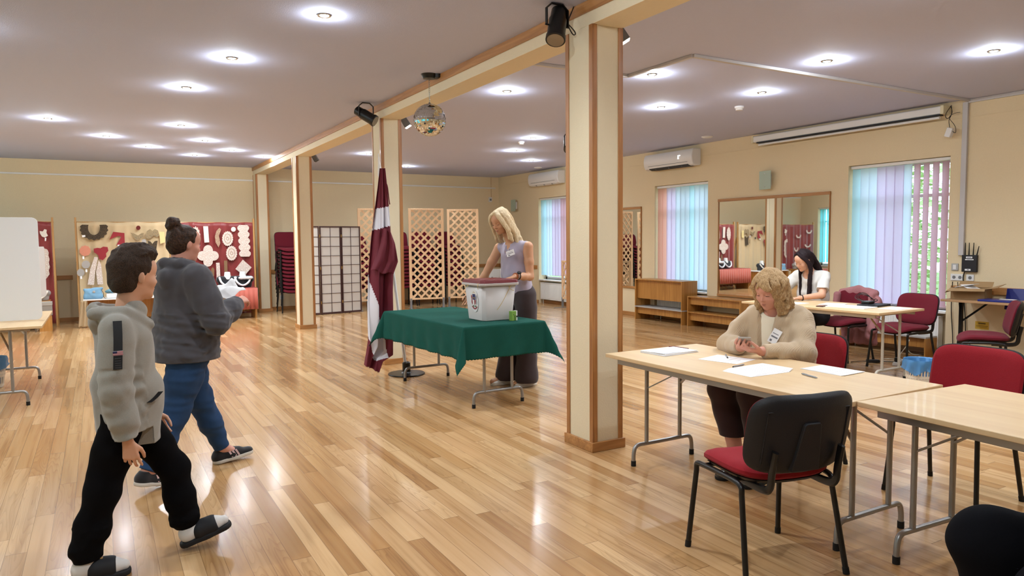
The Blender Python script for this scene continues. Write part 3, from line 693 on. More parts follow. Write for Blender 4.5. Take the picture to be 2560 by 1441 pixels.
        me.update(calc_edges=True); me.polygons.foreach_set('use_smooth', np.ones(len(Q), bool))
        mats = mats if isinstance(mats, (list, tuple)) else [mats]
        for q in mats: me.materials.append(q)
        if matf is not None:
            cc = (V[Q].mean(1)+np.array(off)); me.polygons.foreach_set('material_index', matf(cc).astype(np.int32))
        me.validate(); o = bpy.data.objects.new(name, me); COL.objects.link(o); o.parent = parent; return o
def A3(*v): return np.array(v, float)
def unit(v): v = np.array(v, float); return v/np.linalg.norm(v)
class Head:
    """head frame: c centre, f forward, u up; l = left of the person"""
    def __init__(s, c, f, u=(0, 0, 1), sc=1.):
        s.c = A3(*c); s.f = unit(f); u = A3(*u); s.u = unit(u-s.f*u.dot(s.f)); s.l = np.cross(s.u, s.f); s.s = sc; s.A = np.stack([s.f, s.l, s.u], 1)
    def p(s, f, l, u): return s.c+s.s*(s.f*f+s.l*l+s.u*u)
    def build(s, S, age=0, male=False, full=0., closed=False):
        k = s.s; E = lambda c, r, kk=.012, op='u': S.ell(s.p(*c), A3(*r)*k, s.A, kk*k, op)
        E((-.012, 0, .036), (.098, .077, .090), 0); E((.028, 0, -.025), (.064+full*.3, .059+full*.5, .085), .03)
        E((.038, 0, -.076), (.046, .044+full, .036), .025); E((.074, 0, -.100), (.014, .017, .014), .02)
        E((.058, 0, .045), (.04, .055, .045), .03)
        for q in (-1, 1):
            E((.060, q*.036, -.030), (.026, .026+full*.5, .026), .02); E((-.006, q*.077, -.008), (.016, .009, .030), .006); E((-.002, q*.083, -.004), (.010, .005, .022), .004)
            S.ell(s.p(.098, q*.031, .002), A3(.017, .016, .011)*k, s.A, .012*k, 's')
            E((.079, q*.031, .001), (.0125, .014, .012), .003)
            S.cone(s.p(.084, q*.014, .018), s.p(.072, q*.046, .018), .0065*k, .005*k, .010*k)
        S.cone(s.p(.088, 0, .010), s.p(.106, 0, -.029), .006*k, .0085*k, .010*k); E((.097, 0, -.034), (.011, .014, .008), .007)
        for q in (-1, 1): E((.095, q*.009, -.036), (.008, .007, .006), .004)
        E((.084, 0, -.062), (.013, .022, .0062), .008); E((.082, 0, -.072), (.012, .019, .0065), .008)
        S.ell(s.p(.100, 0, -.0668), A3(.012, .022, .0012)*k, s.A, .003*k, 's')
    def features(s, parent, brow='#5a4433', iris='#3d4a44', lip='#a95f55', closed=False, lash=True):
        off = A3(*parent.matrix_basis.to_translation()); k = s.s
        def sm(name, m, prims):
            lo = s.c-.16*k; hi = s.c+.16*k; S = SDF(lo, hi, .0016)
            for a in prims: a(S)
            return S.mesh(name, m, parent, off, smooth=1)
        for q in (-1, 1):
            pts = [s.p(.0895-.0006*0, q*.012, .0225), s.p(.090, q*.028, .0285), s.p(.078, q*.047, .0235)]
            b = MB(); b.tube([Vector(p)-Vector(off) for p in smooth_path([tuple(p) for p in pts], 2)], .002*k, 6, rs=[.0024*k*(1-.6*abs(2*i/12-1)) for i in range(13)][:len(smooth_path([tuple(p) for p in pts], 2))] if False else None, flat=1.)
            b.build('eyebrow', mat('brow_'+brow[1:], brow, .9), parent)
            if not closed:
                c = s.p(.0795, q*.031, .001); B = Matrix([list(r) for r in s.A])
                MB().ball(Vector(c-off), .0131*k, 20, 14).build('eyeball', mat('eye_white', '#d9d2cc', .2), parent)
                d = unit(s.f*1.+s.l*q*.05); e = MB(); e.ball(Vector(c+d*.0085*k-off), .0063*k, 14, 10); e.build('iris', mat('iris_'+iris[1:], iris, .15), parent)
            # upper lid line
            zz = .0065 if not closed else -.0045
            pts = [s.p(.083, q*.0185, zz-.004), s.p(.0925, q*.027, zz+.001), s.p(.0915, q*.036, zz+.001), s.p(.081, q*.0455, zz-.003)]
            MB().tube([Vector(p)-Vector(off) for p in smooth_path([tuple(p) for p in pts], 2)], .0014*k, 6).build('eyelash', mat('lash', '#2a1c16', .8), parent)
        def lips(S):
            S.ell(s.p(.0855, 0, -.0625), A3(.0128, .0205, .0048)*k, s.A, .002); S.ell(s.p(.0835, 0, -.0718), A3(.0125, .0175, .0055)*k, s.A, .002)
            S.ell(s.p(.100, 0, -.0668), A3(.012, .022, .0012)*k, s.A, .001, 's')
        sm('lips', mat('lips_'+lip[1:], lip, .45), [lips])
def hand(S, wr, d, n, thumb, sc=1., curl=(.25, .3, .35, .4), tcurl=.3, spread=.12, fl=None):
    """wr wrist, d finger direction, n palm normal (towards the palm side), thumb = side direction of the thumb"""
    wr = A3(*wr); d = unit(d); n = A3(*n); n = unit(n-d*n.dot(d)); s_ = A3(*thumb); s_ = unit(s_-d*s_.dot(d)-n*s_.dot(n)); k = sc
    L = [.072, .080, .075, .060]; offs = [.030, .010, -.010, -.028]
    for i in range(4):
        kn = wr+d*(.088-.006*abs(i-1))*k+s_*offs[i]*k; a = wr+d*.01*k+s_*offs[i]*.55*k
        S.cone(a, kn, .0125*k, .0105*k, .010*k)
        dirv = unit(d+s_*spread*(1.2-i*.8)); c = curl[i]; p = kn; r = .0088*k if i < 3 else .0078*k
        for j, fr in enumerate((.45, .31, .24)):
            c += curl[i]*(.0 if j == 0 else 1.); dd = unit(dirv*math.cos(c)+n*math.sin(c)); q = p+dd*L[i]*fr*k
            S.cone(p, q, r*(1-.08*j), r*(.94-.1*j), .0015 if j else .005*k); p = q
    b = wr+d*.025*k+s_*.022*k+n*.006*k; m_ = b+unit(d*.8+s_*.75+n*.25)*.038*k; S.cone(b, m_, .015*k, .0115*k, .010*k)
    t1 = m_+unit(d+s_*(.45-tcurl)+n*(.25+tcurl))*.033*k; S.cone(m_, t1, .0108*k, .0095*k, .002); t2 = t1+unit(d+s_*(.15-tcurl)+n*(.3+tcurl))*.026*k; S.cone(t1, t2, .0095*k, .0078*k, .001)
def locks(S, H, specs, k=.004):
    for pts, r0, r1 in specs:
        p = smooth_path([tuple(H.p(*q)) for q in pts], 2); m_ = len(p)
        for i in range(m_-1):
            ra, rb = [r0+(r1-r0)*(j/(m_-1)) for j in (i, i+1)]; S.cone(p[i], p[i+1], ra, rb, k)
def bbox(pts, pad): a = np.array(pts); return a.min(0)-pad, a.max(0)+pad
def hair_mat(name, c1, c2, sc=(60, 60, 6)):
    if name in MATS: return MATS[name]
    mt, n, L, p = nodes_of(name); tc = n.new('ShaderNodeTexCoord'); mp = n.new('ShaderNodeMapping'); mp.inputs['Scale'].default_value = sc; L.new(tc.outputs['Object'], mp.inputs[0])
    t = n.new('ShaderNodeTexNoise'); t.inputs['Scale'].default_value = 2.2; t.inputs['Detail'].default_value = 6; L.new(mp.outputs[0], t.inputs['Vector'])
    L.new(ramp(n, L, t.outputs[0], [(.32, c1), (.68, c2)]), p.inputs['Base Color']); p.inputs['Roughness'].default_value = .62; p.inputs['Specular IOR Level'].default_value = .25
    b = n.new('ShaderNodeBump'); b.inputs['Strength'].default_value = .7; b.inputs['Distance'].default_value = .006; L.new(t.outputs[0], b.inputs['Height']); L.new(b.outputs[0], p.inputs['Normal']); return mt
def heather(name, c, dark, sc=900.):
    if name in MATS: return MATS[name]
    mt, n, L, p = nodes_of(name); tc = n.new('ShaderNodeTexCoord'); t = n.new('ShaderNodeTexNoise'); t.inputs['Scale'].default_value = sc*.35; t.inputs['Detail'].default_value = 4; L.new(tc.outputs['Object'], t.inputs['Vector'])
    L.new(ramp(n, L, t.outputs[0], [(.35, dark), (.62, c)]), p.inputs['Base Color']); p.inputs['Roughness'].default_value = .95; p.inputs['Sheen Weight'].default_value = .25
    b = n.new('ShaderNodeBump'); b.inputs['Strength'].default_value = .25; b.inputs['Distance'].default_value = .003; L.new(t.outputs[0], b.inputs['Height']); L.new(b.outputs[0], p.inputs['Normal']); return mt
def rib_mat(name, c, axis, sc):
    if name in MATS: return MATS[name]
    mt, n, L, p = nodes_of(name); tc = n.new('ShaderNodeTexCoord'); w_ = n.new('ShaderNodeTexWave'); w_.bands_direction = axis; w_.inputs['Scale'].default_value = sc; w_.inputs['Distortion'].default_value = .6; L.new(tc.outputs['Object'], w_.inputs['Vector'])
    cc = lin(c); p.inputs['Base Color'].default_value = cc; p.inputs['Roughness'].default_value = .95; p.inputs['Sheen Weight'].default_value = .3
    b = n.new('ShaderNodeBump'); b.inputs['Strength'].default_value = .3; b.inputs['Distance'].default_value = .003; L.new(w_.outputs[0], b.inputs['Height']); L.new(b.outputs[0], p.inputs['Normal']); return mt
M_sock = mat('white_sock', '#d8d3cf', .9); M_sole = mat('white_rubber_sole', '#cfc8bd', .6); M_suede = mat('black_suede', '#131013', .9, sheen=.3)
X3 = A3(1, 0, 0); Y3 = A3(0, 1, 0); Z3 = A3(0, 0, 1)
def shoe(parent, heel, toe, w_, h_, mup, msole, name='shoe', up=Z3, stripes=None, open_top=False, lift=0.):
    """heel/toe: ground points under the sole"""
    heel, toe = A3(*heel), A3(*toe); f = unit(toe-heel); u = unit(A3(*up)-f*f.dot(up)); s_ = np.cross(u, f); L = np.linalg.norm(toe-heel)
    S = SDF(*bbox([heel-s_*w_, heel+s_*w_, toe-s_*w_, toe+s_*w_, heel+u*h_*1.3, toe+u*h_*1.3], .03), .0032); P = lambda a, b, c: heel+f*a*L+s_*b+u*c
    S.cone(P(.12, 0, h_*.45), P(.45, 0, h_*.42), w_*.44, w_*.46, .02, (u, .95)); S.cone(P(.45, 0, .032), P(.86, 0, .026), w_*.50, w_*.42, .02, (u, .62)); S.cone(P(.12, 0, h_*.5), P(.16, 0, h_*.95), w_*.40, w_*.34, .02)
    S.cone(P(.3, 0, h_*.62), P(.62, 0, h_*.45), w_*.34, w_*.36, .02)
    S.cut(P(0, 0, .018), -u); S.cut(P(.2, 0, h_), u)
    off = A3(*parent.matrix_basis.to_translation()); o = S.mesh(name, mup, parent, off)
    S = SDF(*bbox([heel-s_*w_, heel+s_*w_, toe-s_*w_, toe+s_*w_], .03), .0032)
    S.cone(P(.13, 0, .012), P(.5, 0, .012), w_*.47, w_*.48, .02, (u, .9)); S.cone(P(.5, 0, .012), P(.84, 0, .014), w_*.52, w_*.47, .02, (u, .9)); S.cut(P(0, 0, .024), u); S.cut(P(0, 0, 0), -u)
    sh = S.mesh('sole', msole, o, A3(0, 0, 0)+off)
    return o, P, f, s_, u
def on(parent, S, name, m, **k): return S.mesh(name, m, parent, A3(*parent.matrix_basis.to_translation()), **k)
def wtube(parent, pts, r, m, name, n=8, **k):
    off = Vector(parent.matrix_basis.to_translation()); return MB().tube([Vector(p)-off for p in pts], r, n, **k).build(name, m, parent)
def badge(parent, c, nrm, up, w_, h_, label=None):
    nrm = unit(nrm); up = unit(A3(*up)-nrm*nrm.dot(up)); s_ = np.cross(up, nrm); off = A3(*parent.matrix_basis.to_translation()); c = A3(*c)-off
    b = MB().plate([(-w_/2, -h_/2), (w_/2, -h_/2), (w_/2, h_/2), (-w_/2, h_/2)], c, s_, up, .003); o = b.build('name_badge', M_paper, parent)
    b = MB().plate([(-w_*.38, -h_*.1), (w_*.38, -h_*.1), (w_*.38, -h_*.0), (-w_*.38, -h_*.0)], c+nrm*.0032, s_, up, .0006).plate([(-w_*.38, h_*.15), (w_*.3, h_*.15), (w_*.3, h_*.2), (-w_*.38, h_*.2)], c+nrm*.0032, s_, up, .0006)
    b.plate([(-w_*.12-w_*.2, -h_*.4), (w_*.12-w_*.2, -h_*.4), (w_*.12-w_*.2, -h_*.26), (-w_*.12-w_*.2, -h_*.26)], c+nrm*.0032, s_, up, .0006); b.build('badge_print', mat('print_grey', '#77777c', .8), o)
    MB().tube([Vector(c+up*h_/2), Vector(c+up*(h_/2+.012)+nrm*.004)], .004, 8).build('badge_clip', M_chrome, o)
# ================================================================ boy in the grey hoodie
def boy():
    G = thing('person', 'boy in grey hooded sweatshirt and black trousers walking to the right, slides over white socks', 'person', (.10, 3.68, 0))
    Y = 3.68; H = Head((.135, Y+.005, 1.335), (.90, .42, -.06), sc=.93)
    hipR, hipL = A3(.07, Y-.075, .72), A3(.08, Y+.075, .72); knR, anR = A3(-.03, Y-.075, .40), A3(-.105, Y-.07, .095); knL, anL = A3(.27, Y+.06, .405), A3(.325, Y+.05, .10)
    shR, elR, wrR = A3(.055, Y-.155, 1.105), A3(.035, Y-.20, .85), A3(.075, Y-.205, .625)
    shL, elL, wrL = A3(.075, Y+.155, 1.10), A3(.10, Y+.20, .86), A3(.20, Y+.19, .66)
    # body
    S = SDF((-.25, Y-.32, 0), (.56, Y+.32, 1.5), .0042); H.build(S, full=.002)
    S.cone(H.p(-.02, 0, -.05), (.09, Y, 1.13), .046, .052, .03); S.cone((.085, Y, 1.06), (.08, Y, .80), .085, .08, .04, (Y3, 1.35)); S.cone(shR, shL, .04, .04, .04); S.ell((.075, Y, .74), (.085, .11, .09), k=.03)
    for sh, el, wr in ((shR, elR, wrR), (shL, elL, wrL)): S.chain([sh, el, wr], [.040, .032, .022], .015)
    for hp, kn, an in ((hipR, knR, anR), (hipL, knL, anL)): S.chain([hp, kn, an], [.065, .045, .032], .02)
    S.cone(anR, (-.02, Y-.07, .045), .03, .03, .02); S.cone(anL, (.42, Y+.045, .095), .03, .028, .02)
    hand(S, wrR, (.12, .05, -1), (.15, .98, .1), (1, -.1, 0), .86, (.28, .38, .45, .55), .2); hand(S, wrL, (.3, .0, -1), (.2, -1, 0), (1, 0, .3), .86, (.4, .5, .5, .5))
    on(G, S, 'body', M_skin)
    H.features(G, '#3b2a20', '#3a2a20', '#a8695a')
    # hair: short dark, lifted on top
    S = SDF(H.c-.17, H.c+.19, .0036); k = H.s
    S.ell(H.p(-.022, 0, .045), A3(.106, .087, .098)*k, H.A, 0); S.ell(H.p(-.055, 0, -.03), A3(.062, .075, .07)*k, H.A, .03)
    S.ell(H.p(.01, 0, .115), A3(.085, .066, .04)*k, H.A, .03); S.ell(H.p(.065, 0, .108), A3(.035, .055, .035)*k, H.A, .02)
    rr = random.Random(2)
    for i in range(60):
        a, b = rr.uniform(-2.9, 2.9), rr.uniform(.5, 1.35); d = A3(math.cos(a)*math.cos(b), math.sin(a)*math.cos(b), math.sin(b)); q = A3(-.01, 0, .055)+d*A3(.1, .082, .095)
        S.cone(H.p(*q), H.p(*(q+d*.008+A3(.022, 0, .002))), .010*k, .005*k, .012)
    # clear the face and ear
    S.ell(H.p(.085, 0, -.045), A3(.068, .12, .105)*k, H.A, .004, 's'); S.ell(H.p(.002, 0, -.028), A3(.022, .14, .038)*k, H.A, .004, 's'); S.ell(H.p(.0, 0, -.12), A3(.13, .12, .045)*k, H.A, .006, 's')
    S.warp(.0015, 130, 3); on(G, S, 'hair', hair_mat('dark_brown_hair', '#19100b', '#45301f', (150, 150, 90)))
    # trousers
    S = SDF((-.3, Y-.26, .04), (.5, Y+.26, .84), .005)
    S.ell((.075, Y, .73), (.105, .135, .11), k=.02)
    S.chain([hipR, (hipR+knR)/2+A3(.0, -.005, 0), knR, (knR+anR)/2+A3(-.005, 0, -.01), anR+A3(.0, 0, .02)], [.095, .082, .070, .066, .056], .035)
    S.chain([hipL, (hipL+knL)/2, knL, (knL+anL)/2+A3(-.01, 0, 0), anL+A3(-.01, 0, .03)], [.095, .080, .068, .066, .054], .035)
    S.cone(anR+A3(-.012, 0, .055), anR+A3(.015, 0, .05), .060, .058, .02); S.cone(anL+A3(-.03, 0, .06), anL+A3(-.01, 0, .06), .058, .056, .02)
    S.warp(.0034, 30, 4, vert=1.2); S.warp(.0028, 62, 44, (-.3, Y-.3, .08), (.5, Y+.3, .24), vert=2.5); S.cut(anR+A3(0, 0, -.005), (.1, 0, -1), (-.3, Y-.3, 0), (.10, Y+.3, .3)); S.cut(anL+A3(0, 0, .012), (.25, 0, -1), (.15, Y-.3, 0), (.6, Y+.3, .3))
    on(G, S, 'sweatpants', mat('black_jersey', '#0b0a0c', .95, spec=.1))
    # hoodie
    hd = heather('grey_marl', '#989389', '#837e75', 2200.); S = SDF((-.26, Y-.34, .55), (.42, Y+.34, 1.33), .005)
    S.cone((.085, Y, 1.05), (.075, Y, .82), .118, .128, .05, (Y3, 1.28)); S.cone((.078, Y, .82), (.08, Y, .68), .128, .122, .05, (Y3, 1.25)); S.cone(shR+A3(0, .05, 0), shL-A3(0, .05, 0), .07, .07, .05); S.ell((.16, Y, .78), (.07, .12, .10), k=.05)
    S.cone((.09, Y, 1.13), (.11, Y, 1.18), .085, .07, .03)
    for sh, el, wr in ((shR, elR, wrR), (shL, elL, wrL)):
        S.chain([sh, sh*.5+el*.5, el, el*.45+wr*.55, wr+(el-wr)*.16], [.068, .068, .067, .062, .052], .02)
        S.cone(wr+(el-wr)*.12, wr+(el-wr)*.32, .046, .050, .004)
    S.cone((.085, Y, .70), (.085, Y, .66), .130, .132, .03, (Y3, 1.38)); S.cone((.085, Y, .655), (.085, Y, .60), .130, .126, .004, (Y3, 1.36))
    # hood collapsed behind the neck, rim in front
    S.chain([(.08, Y-.105, 1.185), (.0, Y-.085, 1.195), (-.03, Y, 1.20), (.0, Y+.085, 1.195), (.08, Y+.10, 1.185)], [.016, .018, .019, .018, .016], .012); S.chain([(.04, Y-.085, 1.165), (-.012, Y-.045, 1.145), (-.012, Y+.045, 1.145), (.04, Y+.085, 1.165)], [.025, .032, .032, .025], .03); S.cone((-.012, Y, 1.13), (.005, Y, 1.06), .036, .025, .03, (Y3, 1.3)); S.ell((.03, Y, 1.215), (.045, .075, .03), k=.010, op='s')
    S.chain([(-.03, Y-.105, 1.18), (.08, Y-.10, 1.175), (.19, Y-.03, 1.11)], [.03, .026, .022], .02); S.chain([(-.03, Y+.105, 1.18), (.08, Y+.10, 1.175), (.19, Y+.03, 1.11)], [.03, .026, .022], .02)
    S.warp(.0045, 30, 7, vert=1.5); S.warp(.003, 60, 9, (-.3, Y-.36, .62), (.42, Y-.14, .95), vert=2.)
    S.ell((.065, Y, 1.235), (.066, .062, .08), k=.008, op='s'); S.cut((.078, Y, .578), (0, 0, -1))
    for el, wr in ((elR, wrR), (elL, wrL)): S.cut(wr+(el-wr)*.08, wr-el, wr-.08, wr+.1)
    ho = on(G, S, 'hooded_sweatshirt', hd)
    # waistband and cuff seams
    seam = mat('grey_seam', '#77726a', .95)
    # side tape down the sleeve
    tp = [(shR+A3(.0, -.052, .048)), shR+A3(.0, -.076, -.02), shR*.4+elR*.6+A3(.005, -.071, 0)]
    def strip(pts, w_, m_, name, par, dy=0.004):
        off = Vector(G.matrix_basis.to_translation()); pts = smooth_path([tuple(p) for p in pts], 3); b = MB(); v = []
        for p in pts:
            for q, e in ((-w_/2, 0), (w_/2, 0), (w_/2, -dy), (-w_/2, -dy)): v.append(Vector(p)-off+Vector((q, e, 0)))
        f = []; k = len(pts)
        for i in range(k-1):
            for j in range(4): f.append((i*4+j, i*4+(j+1) % 4, (i+1)*4+(j+1) % 4, (i+1)*4+j))
        f += [(0, 1, 2, 3), tuple((k-1)*4+j for j in (3, 2, 1, 0))]; b.add(v, f); return b.build(name, m_, par)
    T = strip(tp, .034, mat('black_tape', '#101013', .6), 'sleeve_tape', ho)
    off = Vector(G.matrix_basis.to_translation()); c = Vector((.0515, Y-.2455, 1.02))-off
    b = MB(); b.box(c.x-.019, c.x+.019, c.y-.0055, c.y, c.z-.009, c.z+.009, 0)
    for i in range(3): b.box(c.x-.019, c.x+.019, c.y-.006, c.y-.005, c.z-.008+i*.006, c.z-.005+i*.006, 1)
    b.box(c.x-.019, c.x-.003, c.y-.0066, c.y-.005, c.z, c.z+.009, 2); b.build('flag_tag', [mat('tag_white', '#d8c8c8', .8), mat('tag_red', '#a8485a', .8), mat('tag_blue', '#2b2f58', .8)], T)
    b = MB()
    for i in range(5):
        z = c.z-.025-i*.0095; b.box(c.x-.013, c.x+.010, c.y-.0085-i*.0006, c.y-.001, z, z+.005)
    b.build('tape_print', mat('dark_grey_print', '#3a3a40', .7), T)
    strip([(.165, Y-.142, .775), (.19, Y-.132, .79), (.215, Y-.118, .815)], .02, mat('pocket_shadow', '#151413', .9), 'pocket_shade_strip', ho)  # dark strip paints the shade inside the pocket mouth
    # socks, slides
    for an, hl, to, up in ((anR, A3(-.175, Y-.07, .0), A3(.065, Y-.085, .0), Z3), (anL, A3(.285, Y+.05, .012), A3(.515, Y+.03, .085), unit(A3(-.3, 0, 1)))):
        f = unit(to-hl); u = unit(up-f*f.dot(up)); s_ = np.cross(u, f)
        S = SDF(*bbox([hl, to, an+A3(0, 0, .06)], .08), .004); S.cone(an+A3(0, 0, .05), an-A3(0, 0, .01), .038, .040, .02); S.cone(hl+f*.05+u*.055, hl+f*.05+u*.05, .036, .036, .02)
        S.cone(hl+f*.05+u*.055, hl+f*.17+u*.045, .036, .036, .02); S.cone(hl+f*.17+u*.045, hl+f*.215+u*.04, .034, .024, .02); S.cut(hl+u*.022, -u); on(G, S, 'sock', M_sock)
        S = SDF(*bbox([hl, to], .08), .004); S.cone(hl+f*.04+u*.012, hl+f*.13+u*.012, .042, .044, .02, (u, .9)); S.cone(hl+f*.13+u*.012, hl+f*.20+u*.012, .046, .044, .02, (u, .9)); S.cut(hl+u*.026, u); S.cut(hl, -u); sl = on(G, S, 'slide_sole', mat('black_foam', '#17161a', .7))
        S = SDF(*bbox([hl, to], .1), .004); S.cone(hl+f*.105+u*.045, hl+f*.16+u*.042, .050, .049, .01); S.cone(hl+f*.08+u*.04, hl+f*.2+u*.03, .0405, .036, 0, op='s') if False else None
        S.cut(hl+f*.075, -f); S.cut(hl+f*.185, f); S.cut(hl+u*.012, -u); on(G, S, 'slide_strap', mat('black_foam', '#17161a', .7))
    c = A3(-.05, Y-.08, .088); MB().ball(Vector(c)-off, .016, 16, 10, sc=(1.2, 1., .35)).build('strap_charm', mat('charm_gold', '#a98043', .5), G)
    return G
boy()
# ================================================================ person walking behind the boy
def walker():
    G = thing('person', 'person with hair bun, charcoal hoodie and blue jeans walking right, holding a paper', 'person', (.42, 4.93, 0))
    D = unit((.90, .43, 0)); N = A3(-D[1], D[0], 0)     # walking direction, left side
    B = A3(.44, 4.93, 0); q = lambda f, l, z: B+D*f+N*l+Z3*z
    H = Head(q(.03, .0, 1.475), (.93, .36, -.12), sc=.93)
    hipL, hipR = q(.02, .095, .84), q(-.01, -.095, .84); knL, anL = q(.155, .10, .45), A3(.665, 5.105, .105); knR, anR = q(-.11, -.07, .44), A3(.20, 4.74, .125)
    shL, shR = q(.03, .185, 1.27), q(.0, -.185, 1.26); elL, wrL = q(.07, .26, 1.0), q(.28, .14, 1.08); elR, wrR = q(.05, -.27, .99), q(.29, -.15, 1.10)
    pts = [shL, shR, elL, elR, wrL, wrR, anL, anR, H.c, q(.55, 0, .6)]
    S = SDF(*bbox(pts+[A3(.1, 4.6, 0), q(0, 0, 1.64)], .12), .0046); H.build(S, full=.006)
    S.cone(H.p(-.025, 0, -.05), q(.0, 0, 1.30), .052, .062, .03); S.cone(q(.02, 0, 1.2), q(.0, 0, .9), .12, .13, .05, (N, 1.3)); S.cone(shR, shL, .05, .05, .04)
    for sh, el, wr in ((shR, elR, wrR), (shL, elL, wrL)): S.chain([sh, el, wr], [.05, .04, .027], .02)
    for hp, kn, an in ((hipR, knR, anR), (hipL, knL, anL)): S.chain([hp, kn, an], [.09, .06, .038], .03)
    S.cone(anL, anL+A3(.08, .01, -.05), .034, .03, .02); S.cone(anR, anR+A3(.05, .02, -.08), .034, .03, .02)
    hand(S, wrR, D*.95+N*.25+Z3*.12, N*.5-Z3*.8, N, .92, (.35, .5, .6, .7), .5); hand(S, wrL, D*.9-N*.2+Z3*.05, -N*.6-Z3*.7, -N+Z3, .92, (.5, .6, .6, .7))
    on(G, S, 'body', M_skin3); H.features(G, '#2c1f18', '#3a2a20', '#a8695a')
    # hair pulled back into a bun
    k = H.s; S = SDF(H.c-.2, H.c+.24, .004); S.ell(H.p(-.018, 0, .040), A3(.103, .083, .094)*k, H.A, 0); S.ell(H.p(-.05, 0, -.02), A3(.065, .07, .075)*k, H.A, .03)
    S.ell(H.p(.085, 0, -.035), A3(.072, .12, .092)*k, H.A, .006, 's'); S.ell(H.p(-.0, 0, -.125), A3(.13, .12, .06)*k, H.A, .006, 's'); S.ell(H.p(.0, 0, -.015), A3(.02, .14, .03)*k, H.A, .004, 's')
    rr = random.Random(6); bc = H.p(-.085, 0, .125)
    S.cone(H.p(-.06, 0, .09), bc, .03, .036, .02)
    for i in range(11):
        a = i*.58; u1 = unit(H.u*math.cos(a)+H.l*math.sin(a)); c = bc+u1*.022; S.cone(c-H.f*.022, c+H.f*.012+u1*.008, .019, .014, .006)
    for i in range(16):
        a = rr.uniform(-1.4, 1.4); S.cone(H.p(.05*math.cos(a), .075*math.sin(a), .10-.03*abs(a)), H.p(-.07, .02*math.sin(a), .115), .010, .012, .008)
    S.warp(.003, 90, 3); on(G, S, 'hair', hair_mat('deep_brown_hair', '#1a100c', '#49301f', (40, 90, 40)))
    wtube(G, smooth_path([tuple(H.p(-.055, -.03, .118)), tuple(H.p(-.05, 0, .134)), tuple(H.p(-.055, .03, .118))], 2), .006, mat('hair_tie', '#5a2730', .8), 'hair_tie')
    # jeans
    S = SDF(*bbox([hipL, hipR, anL, anR, q(.2, 0, .95), q(-.2, 0, .95)], .16), .0052)
    S.ell(q(-.015, 0, .84), (.150, .175, .12), np.stack([D, N, Z3], 1), k=.03)
    S.chain([hipL, (hipL+knL)/2, knL, knL*.5+anL*.5, anL], [.125, .103, .078, .070, .050], .04); S.chain([hipR, (hipR+knR)/2, knR, knR*.5+anR*.5, anR], [.128, .104, .078, .072, .050], .04)
    S.warp(.0028, 45, 5, vert=1.8); S.cut(anL+A3(0, 0, -.002), anL-knL, anL-.12, anL+.1); S.cut(anR+A3(0, 0, .0), anR-knR, anR-.12, anR+.1)
    on(G, S, 'jeans', mat('blue_denim', '#193a60', .85, noise=.22, nscale=14., bump=.2, bscale=500.))
    # hoodie
    S = SDF(*bbox([shL, shR, elL, elR, wrL, wrR, q(.2, 0, .72), q(-.25, 0, 1.4)], .12), .0055); FL = (N, 1.22)
    S.cone(q(.0, 0, 1.2), q(.02, 0, 1.0), .150, .170, .06, FL); S.cone(q(.03, 0, 1.0), q(-.005, 0, .78), .180, .203, .06, FL); S.cone(shR-(shR-shL)*.12, shL+(shR-shL)*.12, .088, .088, .06); S.cone(q(-.01, 0, 1.27), q(.0, 0, 1.35), .10, .075, .03)
    for sh, el, wr in ((shR, elR, wrR), (shL, elL, wrL)): S.chain([sh, sh*.5+el*.5, el, el*.4+wr*.6, wr+(el-wr)*.1], [.092, .086, .078, .066, .050], .025)
    S.chain([q(.03, -.12, 1.335), q(-.06, -.10, 1.35), q(-.105, 0, 1.355), q(-.06, .10, 1.35), q(.03, .12, 1.335)], [.028, .034, .036, .034, .028], .012); S.chain([q(-.03, -.12, 1.29), q(-.12, -.06, 1.27), q(-.12, .06, 1.27), q(-.03, .12, 1.29)], [.035, .05, .05, .035], .02); S.cone(q(-.12, 0, 1.25), q(-.12, 0, 1.15), .05, .035, .03, (N, 1.7))
    S.warp(.0055, 20, 11, vert=1.6); S.warp(.0045, 38, 12, lo=q(-.3, -.4, .7)-A3(.2, .2, 0), hi=q(.4, .4, 1.05)+A3(.2, .2, 0), vert=2.6); S.warp(.002, 70, 13, vert=1.3)
    S.cut(q(0, 0, .755), (.0, 0, -1)); S.ell(q(.012, 0, 1.40), (.07, .065, .09), k=.008, op='s')
    for el, wr in ((elR, wrR), (elL, wrL)): S.cut(wr+(el-wr)*.06, wr-el, wr-.09, wr+.1)
    on(G, S, 'hooded_sweatshirt', mat('charcoal_sweatshirt', '#47454a', .95, noise=.07, nscale=30., bump=.2, bscale=600., sheen=.2))
    # sneakers
    pk = mat('pink_stripe', '#d6b4b4', .7); off = Vector(G.matrix_basis.to_translation())
    for hl, to, up in ((A3(.615, 5.10, .0), A3(.865, 5.15, .028), A3(-.1, 0, 1)), (A3(.135, 4.70, .055), A3(.235, 4.775, .0)+A3(.11, .06, -.0), A3(.35, .15, 1))):
        o, P, f, s_, u = shoe(G, hl, to, .098, .085, M_suede, M_sole, 'sneaker', up)
        for i in range(3):
            for sd in (-1, 1):
                a = P(.42+.085*i, sd*.047, .026); b_ = P(.36+.085*i, sd*.040, .066); MB().bar(Vector(a)-off, Vector(b_)-off, .012, .012, up=tuple(s_)).build('shoe_stripe', pk, o)
        for i in range(4): a = P(.50+.05*i, -.02, .075-.008*i); b_ = P(.50+.05*i, .02, .075-.008*i); MB().tube([Vector(a)-off, Vector(b_)-off], .0035, 6).build('shoelace', M_suede, o)
    # crumpled sheet of paper in the hands
    c = Vector(q(.30, .02, 1.15)); v = []; nu = 14; rr = random.Random(4)
